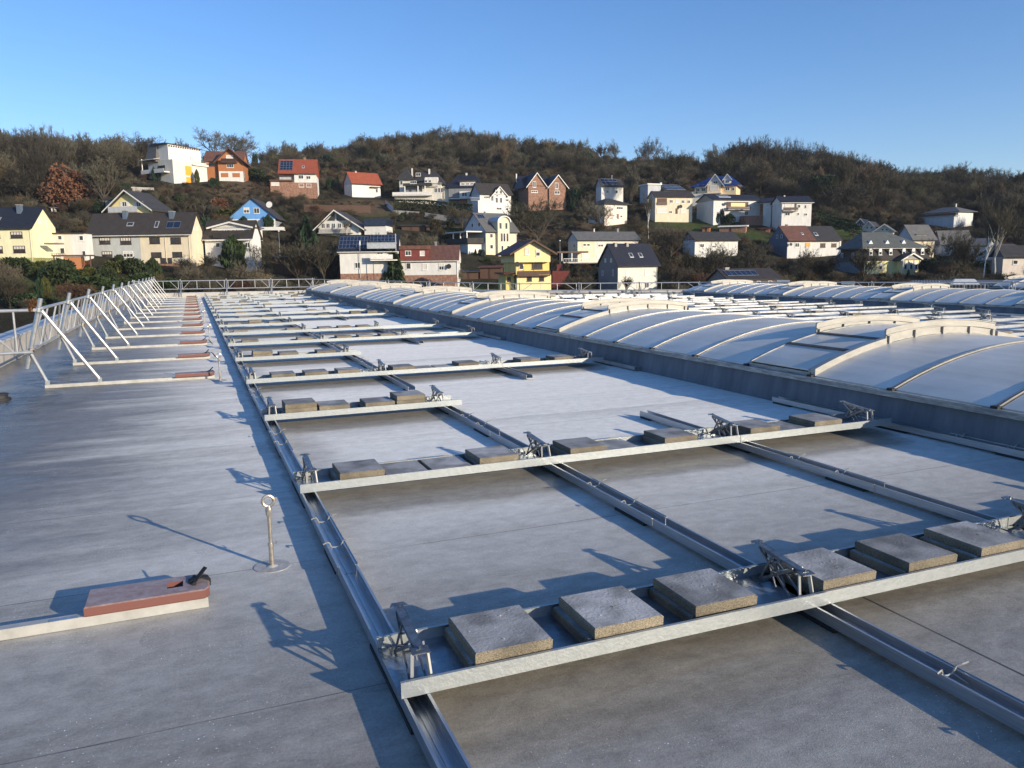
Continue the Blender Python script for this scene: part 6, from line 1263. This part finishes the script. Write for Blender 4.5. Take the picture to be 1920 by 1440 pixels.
for k in range(24):
    x = 1372+k*12+rv_.uniform(-5, 5); yt = np.interp(x, [1365, 1400, 1440, 1500, 1530, 1580, 1620, 1655], [274, 263, 266, 272, 282, 290, 300, 312]); yb = np.interp(x, [1365, 1460, 1560, 1655], [308, 314, 322, 330])
    put_bare(x, yb, yt+rv_.uniform(-3, 4), rv_.choice(['oak3', 'tall2', 'oak']), 'bare tree in the dense grove on the right hilltop', w=44, group='trees of the right hilltop grove', D=340)
for k in range(13):
    x = 1670+k*21+rv_.uniform(-6, 6); yt = np.interp(x, [1660, 1700, 1760, 1820, 1870, 1920], [316, 318, 312, 313, 325, 326])
    put_bare(x, 345, yt+rv_.uniform(-3, 4), rv_.choice(['oak3', 'tall2', 'oak']), 'bare tree along the wooded skyline at the far right', w=40, group='trees of the right skyline', D=395)
for k in range(15):
    x = 620+k*34+rv_.uniform(-8, 8); yt = np.interp(x, [600, 700, 800, 900, 1000, 1100], [285, 262, 250, 247, 258, 268])
    put_bare(x, np.interp(x, [600, 750, 900, 1100], [305, 285, 280, 296]), yt+rv_.uniform(-4, 5), rv_.choice(['oak2', 'tall', 'oak', 'tall2']), 'bare tree along the wooded crest of the middle hill', w=34, group='trees of the middle hill crest', D=385)
# russet oaks that keep their leaves
o = put_leaf(140,393,321,82,'treecrown','oakleaf','russet-brown leafy oak above the pale yellow house', 'russet_oak', 'tree'); put_leaf(418,402,374,34,'treecrown2','oakleaf','small russet leafy tree above the white dormer house', 'russet_oak', 'tree')
put_leaf(51,588,562,24,'round','orangeleaf','rust-orange leafy bush behind the guard rail at the left', 'leafy_bush'); put_leaf(818,440,414,24,'treecrown2','dry','tan leafy bush on the lawn below the retaining wall', 'leafy_bush'); put_leaf(608,410,394,20,'round','oakleaf','russet bush on the slope right of the blue house', 'leafy_bush'); put_leaf(160,500,489,16,'round2','orangeleaf','small orange bush beside the brown timber shed', 'leafy_bush')
# evergreens
EV = [(440,506,446,44,'column','ivy','dark ivy-clad conifer in front of the white dormer house','conifer','tree'), (462,432,407,18,'column','fir','dark evergreen left of the blue house terrace','conifer','tree') ,(508,432,404,17,'column','fir','dark cypress in front of the blue house terrace','conifer','tree'), (578,482,404,58,'cone','fir','big dark conifer between the blue house and the A-frame','conifer','tree'), (739,535,457,46,'cone2','ivy','spruce in front of the join of the two white bungalows','conifer','tree'), (685,530,505,15,'cone','bluefir','small blue-green spruce at the solar-roofed bungalow','conifer','tree'),
      (640,360,326,12,'cone','fir','narrow dark conifer left of the small red-roofed house','conifer','tree'), (628,362,334,16,'round','fir','dark evergreen clump left of the narrow conifer','evergreen_bush','bush'), (381,344,319,8,'column','ygreen','slim cypress before the wall of the tall modern house','conifer','tree'), (302,340,314,7,'column','fir','left slim cypress at the balcony of the tall modern house','conifer','tree'), (311,340,313,6,'column','fir','right slim cypress at the balcony of the tall modern house','conifer','tree'),
      (412,352,334,16,'round','fir','round dark bush right of the tall modern house','evergreen_bush','bush'), (484,338,318,40,'round2','box','olive evergreen clump right of the orange timber chalet','evergreen_bush','bush'), (512,350,330,20,'round','ygreen','yellow-green bush left of the brick garage terrace','evergreen_bush','bush'), (245,372,345,22,'round','fir','dark evergreen at the wood edge above the yellow gabled house','evergreen_bush','bush'), (205,400,380,30,'round','fir','very dark bush left of the yellow gabled house','evergreen_bush','bush'), (388,450,410,26,'round','fir','dark hedge mass right of the cream semi gable','evergreen_bush','bush'), (425,415,393,44,'round2','ygreen','yellow-green hedge on the slope left of the blue house','evergreen_bush','bush'),
      (37,517,484,48,'round','box','large rounded green bush below the pale yellow house','evergreen_bush','bush'), (64,517,492,18,'cone2','ygreen','yellow-green conical shrub below the pale yellow house','evergreen_bush','bush'), (78,507,490,18,'round','ygreen','small yellow-green bush at the steps of the pale yellow house','evergreen_bush','bush'), (115,530,488,54,'round2','box','wide dark green laurel below the pink and white house','evergreen_bush','bush'), (84,530,503,24,'round','fir','black-green bush between the two rounded garden bushes','evergreen_bush','bush'), (81,560,521,15,'column','ygreen','bright yellow-green columnar cypress in the lower left garden','conifer','tree'), (67,562,526,12,'column','fir','dark shaded column just left of the bright cypress','conifer','tree'),
      (197,530,502,27,'round','box','egg-shaped clipped bush below the grey semi','evergreen_bush','bush'), (164,522,502,26,'round2','ygreen','yellow-green bush right of the timber shed','evergreen_bush','bush'), (168,556,518,62,'round2','ivy','broad bluish green bush in the middle of the lower left garden','evergreen_bush','bush'), (218,512,490,38,'round','ygreen','yellow-green hedge in front of the grey semi','evergreen_bush','bush'), (222,495,478,16,'round','box','feathery olive shrub against the grey semi wall','evergreen_bush','bush'), (252,520,485,36,'round2','box','sloping dark hedge at the foot of the grey semi','evergreen_bush','bush'), (286,524,486,26,'column','ivy','dark ivy column at the foot of the cream semi','evergreen_bush','bush'),
      (35,580,550,60,'round2','fir','dark clipped hedge low in the left garden','evergreen_bush','bush'), (55,560,535,30,'round','box','green bush behind the low hedge in the left garden','evergreen_bush','bush'), (130,520,505,26,'round','fir','dark bush before the timber shed','evergreen_bush','bush'), (225,545,520,50,'round2','box','dull green bush left of the end of the guard rail','evergreen_bush','bush'), (262,545,512,40,'round2','ivy','dark bush behind the end of the guard rail','evergreen_bush','bush'), (320,548,522,50,'round','ivy','dark bush behind the left end of the far railing','evergreen_bush','bush'),
      (1010,425,397,22,'round','fir','dark bush at the foot of the brick gable house','evergreen_bush','bush'), (975,400,374,14,'cone','fir','small dark conifer left of the brick gable house','conifer','tree'), (957,396,374,12,'round','fir','dark bush at the right corner of the white gabled house','evergreen_bush','bush'), (1078,392,358,30,'round','fir','dark evergreen mass right of the brick gable house','evergreen_bush','bush'), (1073,395,352,12,'cone','fir','dark spire conifer right of the brick gable house','conifer','tree'), (806,382,366,8,'cone','fir','small clipped cone before the villa loggia','conifer','tree'), (820,383,365,7,'cone','fir','second small clipped cone before the villa wall','conifer','tree'),
      (1342,420,394,8,'column','fir','left dark cypress in front of the long white house','conifer','tree'), (1352,420,393,8,'column','fir','right dark cypress in front of the long white house','conifer','tree'), (1366,420,402,16,'round','fir','dark bush right of the two cypresses','evergreen_bush','bush'), (1303,385,359,12,'cone','fir','dark conifer between the cream house and the long white house','conifer','tree'), (1475,424,408,18,'round','fir','dark bush at the foot of the white block','evergreen_bush','bush'), (1490,424,412,16,'round2','box','green bush at the foot of the white block','evergreen_bush','bush'), (1380,372,352,10,'round','fir','dark bush right of the blue-roofed villa','evergreen_bush','bush'),
      (1704,528,505,13,'cone','fir','dark conifer before the mansion portico','conifer','tree'), (1780,505,480,60,'round2','fir','very dark evergreens right of the mansion','evergreen_bush','bush'), (1815,512,492,50,'round','fir','dark evergreens between the mansion and the birches','evergreen_bush','bush'), (1740,515,486,26,'round','fir','dark evergreen at the right corner of the mansion','evergreen_bush','bush'), (892,478,466,8,'cone','box','small cone shrub before the white garage','conifer','tree'), (944,478,464,9,'round','box','bush at the foot of the arched bay','evergreen_bush','bush'), (905,480,468,14,'round','bluefir','grey-green shrub left of the arched bay','evergreen_bush','bush'), (1040,500,478,12,'round','ygreen','yellow-green bush against the yellow chalet','evergreen_bush','bush'),
      (88,272,247,14,'cone2','fir','spiky conifer on the far left skyline','conifer','tree'), (20,266,241,12,'cone','fir','leftmost conifer on the far left skyline','conifer','tree'), (27,268,240,10,'cone2','fir','second conifer on the far left skyline','conifer','tree'), (109,276,254,12,'cone','fir','pointed conifer right of the spiky one on the skyline','conifer','tree'), (150,284,261,14,'cone2','fir','left of two paired conifers on the left skyline','conifer','tree'), (167,286,259,16,'cone','fir','right of two paired conifers on the left skyline','conifer','tree'), (585,306,281,12,'cone2','fir','dark conifer on the skyline above the red mansard roof','conifer','tree'), (576,306,285,9,'cone','fir','smaller conifer beside the one above the red mansard roof','conifer','tree'), (490,320,290,10,'round','fir','dark crown on the skyline right of the timber chalet','evergreen_bush','bush')]
for (x, yb, yt, w_, k, m_, lab, nm, ct) in EV: put_leaf(x, yb, yt, w_, k, m_, lab, nm, ct)
# clipped hedge
def hedge(pts, h0, label, mat='box', th=1.2):
    r = random.Random(len(label)); mb = MB()
    for (a, b) in zip(pts[:-1], pts[1:]):
        n = int(abs(b[0]-a[0])*26)
        for _ in range(n):
            t = r.random(); px = a[0]+(b[0]-a[0])*t; D = a[2]+(b[2]-a[2])*t+r.random()*th; py = a[1]+(b[1]-a[1])*t; h_ = hdir(px); zb = z_at(px, py, a[2]+(b[2]-a[2])*t); f_ = r.random()
            z = zb+h0*(f_ if r.random() < .6 else 1); p = Vector((h_.x*D, h_.y*D, z)); d = Vector((r.gauss(0,1), r.gauss(0,1), r.gauss(0,1)+.4)).normalized(); q = d.cross(Vector((r.gauss(0,1), r.gauss(0,1), 1))).normalized()
            s = .28; mb.quad(p-q*s*.5, p+q*s*.5, p+d*s+q*s*.3, p+d*s-q*s*.3)
    return tag(mb.build('clipped_hedge', MAT[mat], fix=False), label, 'hedge')
hedge([(742, 390, 221), (800, 391, 219), (845, 396, 216), (888, 400, 213)], 2.2, 'long clipped green hedge above the pale retaining wall', th=1.5)
hedge([(830, 443, 196), (880, 446, 192)], 2.0, 'dark hedge below the retaining wall, left of the arched-bay house', 'fir')
hedge([(1524, 408, 232), (1560, 424, 222), (1600, 432, 214)], 2.2, 'dark sloping hedge right of the white block, upper one', 'fir'); hedge([(1550, 424, 214), (1612, 440, 205)], 1.8, 'dark sloping hedge above the black roof, lower one', 'fir')
# ---- woodland and scrub: stuff, scattered by geometry nodes
def blocked(px, D, r_front, tall):
    for (a, b, yb, Dh, dp) in HOUSES:
        m_ = 6 if not tall else 3
        if a-m_ < px < b+m_ and Dh-r_front < D < Dh+dp+2.5: return True
    return False
WY = [(-400,402),(0,388),(180,376),(222,345),(240,325),(300,318),(450,314),(600,322),(700,330),(850,338),(1000,346),(1150,345),(1230,340),(1300,338),(1400,360),(1520,398),(1600,406),(1740,384),(1800,392),(1920,440),(2400,440)]
def scatter(name, protos, pts, mats=None):
    me = bpy.data.meshes.new(name); me.from_pydata([p[0] for p in pts], [], [])
    a = me.attributes.new('kind', 'INT', 'POINT'); a.data.foreach_set('value', [p[1] for p in pts])
    b = me.attributes.new('size', 'FLOAT_VECTOR', 'POINT'); b.data.foreach_set('vector', [q for p in pts for q in p[2]])
    c = me.attributes.new('turn', 'FLOAT_VECTOR', 'POINT'); c.data.foreach_set('vector', [q for p in pts for q in (rv_.uniform(-.06, .06), rv_.uniform(-.06, .06), p[3])])
    o = bpy.data.objects.new(name, me); COL.objects.link(o); tag(o, kind='stuff')
    ng = bpy.data.node_groups.new(name, 'GeometryNodeTree'); ng.interface.new_socket('Geometry', in_out='INPUT', socket_type='NodeSocketGeometry'); ng.interface.new_socket('Geometry', in_out='OUTPUT', socket_type='NodeSocketGeometry')
    I, O = ng.nodes.new('NodeGroupInput'), ng.nodes.new('NodeGroupOutput'); J = ng.nodes.new('GeometryNodeJoinGeometry'); L = ng.links; L.new(J.outputs[0], O.inputs[0])
    def attr(n, t): q = ng.nodes.new('GeometryNodeInputNamedAttribute'); q.data_type = t; q.inputs[0].default_value = n; return q.outputs[0]
    kd, sz, tn = attr('kind', 'INT'), attr('size', 'FLOAT_VECTOR'), attr('turn', 'FLOAT_VECTOR')
    for k, po in enumerate(protos):
        oi = ng.nodes.new('GeometryNodeObjectInfo'); oi.inputs[0].default_value = po; oi.inputs['As Instance'].default_value = True
        cp = ng.nodes.new('FunctionNodeCompare'); cp.data_type = 'INT'; cp.operation = 'EQUAL'; L.new(kd, cp.inputs[2]); cp.inputs[3].default_value = k
        ip = ng.nodes.new('GeometryNodeInstanceOnPoints'); L.new(I.outputs[0], ip.inputs['Points']); L.new(cp.outputs[0], ip.inputs['Selection']); L.new(oi.outputs['Geometry'], ip.inputs['Instance']); L.new(tn, ip.inputs['Rotation']); L.new(sz, ip.inputs['Scale']); L.new(ip.outputs[0], J.inputs[0])
    md = o.modifiers.new('scatter', 'NODES'); md.node_group = ng; return o
def joined(kind, mat=None):
    tm, cm = PB[kind]; me = bpy.data.meshes.new(kind); bm = bmesh.new(); bm.from_mesh(tm); n0 = len(bm.faces); bm.from_mesh(cm); bm.faces.ensure_lookup_table()
    for i in range(n0, len(bm.faces)): bm.faces[i].material_index = 1
    bm.to_mesh(me); bm.free(); me.materials.append(tm.materials[0]); me.materials.append(MAT[mat] if mat else cm.materials[0]); return bpy.data.objects.new('source_'+kind, me)
WP = [joined('oak'), joined('oak2'), joined('oak3'), joined('tall'), joined('tall2'), joined('oak2', 'olive'), bpy.data.objects.new('source_fir', leaf_mesh('cone', 'fir')), bpy.data.objects.new('source_crown', leaf_mesh('treecrown2', 'fir')), joined('tall', 'dry')]
pts = []; r5 = random.Random(31)
for _ in range(9500):
    px = r5.uniform(-420, 2330); D = math.sqrt(r5.uniform(150**2, 560**2)); y = ty(px, min(D, 520)); lim = np.interp(px, [a for a, b in WY], [b for a, b in WY])
    if y > lim+r5.gauss(0, 3) or blocked(px, D, 4, True): continue
    if any(((px-cx)/rx)**2+((y-cy)/ry)**2 < 1.15 for (cx, cy, rx, ry) in [(1440, 318, 110, 6), (1020, 303, 60, 3), (640, 338, 60, 10)]): continue
    if 1300 < px < 1400 and 345 < y < 372 and D < 262: continue
    if math.sin(px*.017+D*.031)*math.sin(D*.083-px*.009)+.6*math.sin(px*.051+1.3)*math.sin(D*.047+px*.02) > .55 and D > 200 and y > 300: continue
    if 500 < px < 1150 and y > 330 and r5.random() < .35: continue
    h_ = hdir(px); s = r5.choice([r5.uniform(.38, .7), r5.uniform(.6, .95), r5.uniform(.8, 1.2)])*(1.1 if px < 260 or px > 1250 else .80)
    if D > 470: s *= .85
    if px > 1640: s *= .78
    if 1330 < px < 1655 and D > 290 and y < 326: continue
    if 1110 < px <= 1335 and D > 300: s *= .62
    if px < 260 and D > 420: kd = 6 if r5.random() < .35 else r5.choice([0, 1, 4])
    else: kd = r5.choices([0, 1, 2, 3, 4, 5, 6, 7, 8], [3, 4, 3, 2, 3, 3, .05, .7, .8])[0]
    sz = (s, s, s) if kd < 6 or kd == 8 else (s*2.4, s*2.4, s*10) if kd == 6 else (s*5, s*5, s*6.5)
    pts.append(((h_.x*D, h_.y*D, terr(px, D)-.2), kd, sz, r5.uniform(0, 6.28)))
scatter('woodland', WP, pts)
SP = [joined('shrub'), joined('shrub2'), joined('shrubred'), joined('shrub2', 'dry'), joined('oak2'), bpy.data.objects.new('source_bush', leaf_mesh('round', 'box'))]
pts = []
for _ in range(19000):
    px = r5.uniform(-350, 2250); D = math.sqrt(r5.uniform(88**2, 330**2)); y = ty(px, D); lim = np.interp(px, [a for a, b in WY], [b for a, b in WY])
    if y < lim-26 or blocked(px, D, 7, False): continue
    g = max([1.25-((px-cx)/rx)**2-((y-cy)/ry)**2 for (cx, cy, rx, ry) in GREEN]); t_ = max([1.1-((px-cx)/rx)**2-((y-cy)/ry)**2 for (cx, cy, rx, ry) in TAN])
    if g > 0 and r5.random() < .88: continue
    if D < 125 and r5.random() < .55: continue
    if px < 335 and y > 494 and r5.random() < .86: continue
    h_ = hdir(px); near = any(a-25 < px < b+25 and yb-6 < y < yb+34 for (a, b, yb, Dh, dp) in HOUSES)
    s = r5.uniform(.09, .22) if near else r5.choice([r5.uniform(.10, .20), r5.uniform(.16, .36)])
    if t_ > 0: s *= .6
    kd = r5.choices([0, 1, 2, 3, 4, 5], [3, 5, 1.2, .9, 2.4, 1.7])[0] if t_ <= 0 else r5.choice([2, 3, 3, 1])
    if kd == 4: s *= 1.5 if not near else 1.0
    sz = (s*1.2, s*1.2, s) if kd != 5 else (s*5, s*5, s*7)
    pts.append(((h_.x*D, h_.y*D, terr(px, D)-.15), kd, sz, r5.uniform(0, 6.28)))
scatter('scrub', SP, pts)
# ---- thin morning haze over the valley
HB = MB().box(-640, 900, -90, 1330, -10.4, 150).build('haze', [])
hm = bpy.data.materials.new('haze'); hm.use_nodes = True; ht = hm.node_tree; ht.nodes.remove(ht.nodes['Principled BSDF']); pv = ht.nodes.new('ShaderNodeVolumePrincipled')
pv.inputs['Density'].default_value = .00011; pv.inputs['Color'].default_value = (.86, .92, 1.0, 1); pv.inputs['Anisotropy'].default_value = .0
ht.links.new(pv.outputs[0], ht.nodes['Material Output'].inputs['Volume']); HB.data.materials.append(hm); tag(HB, kind='stuff')
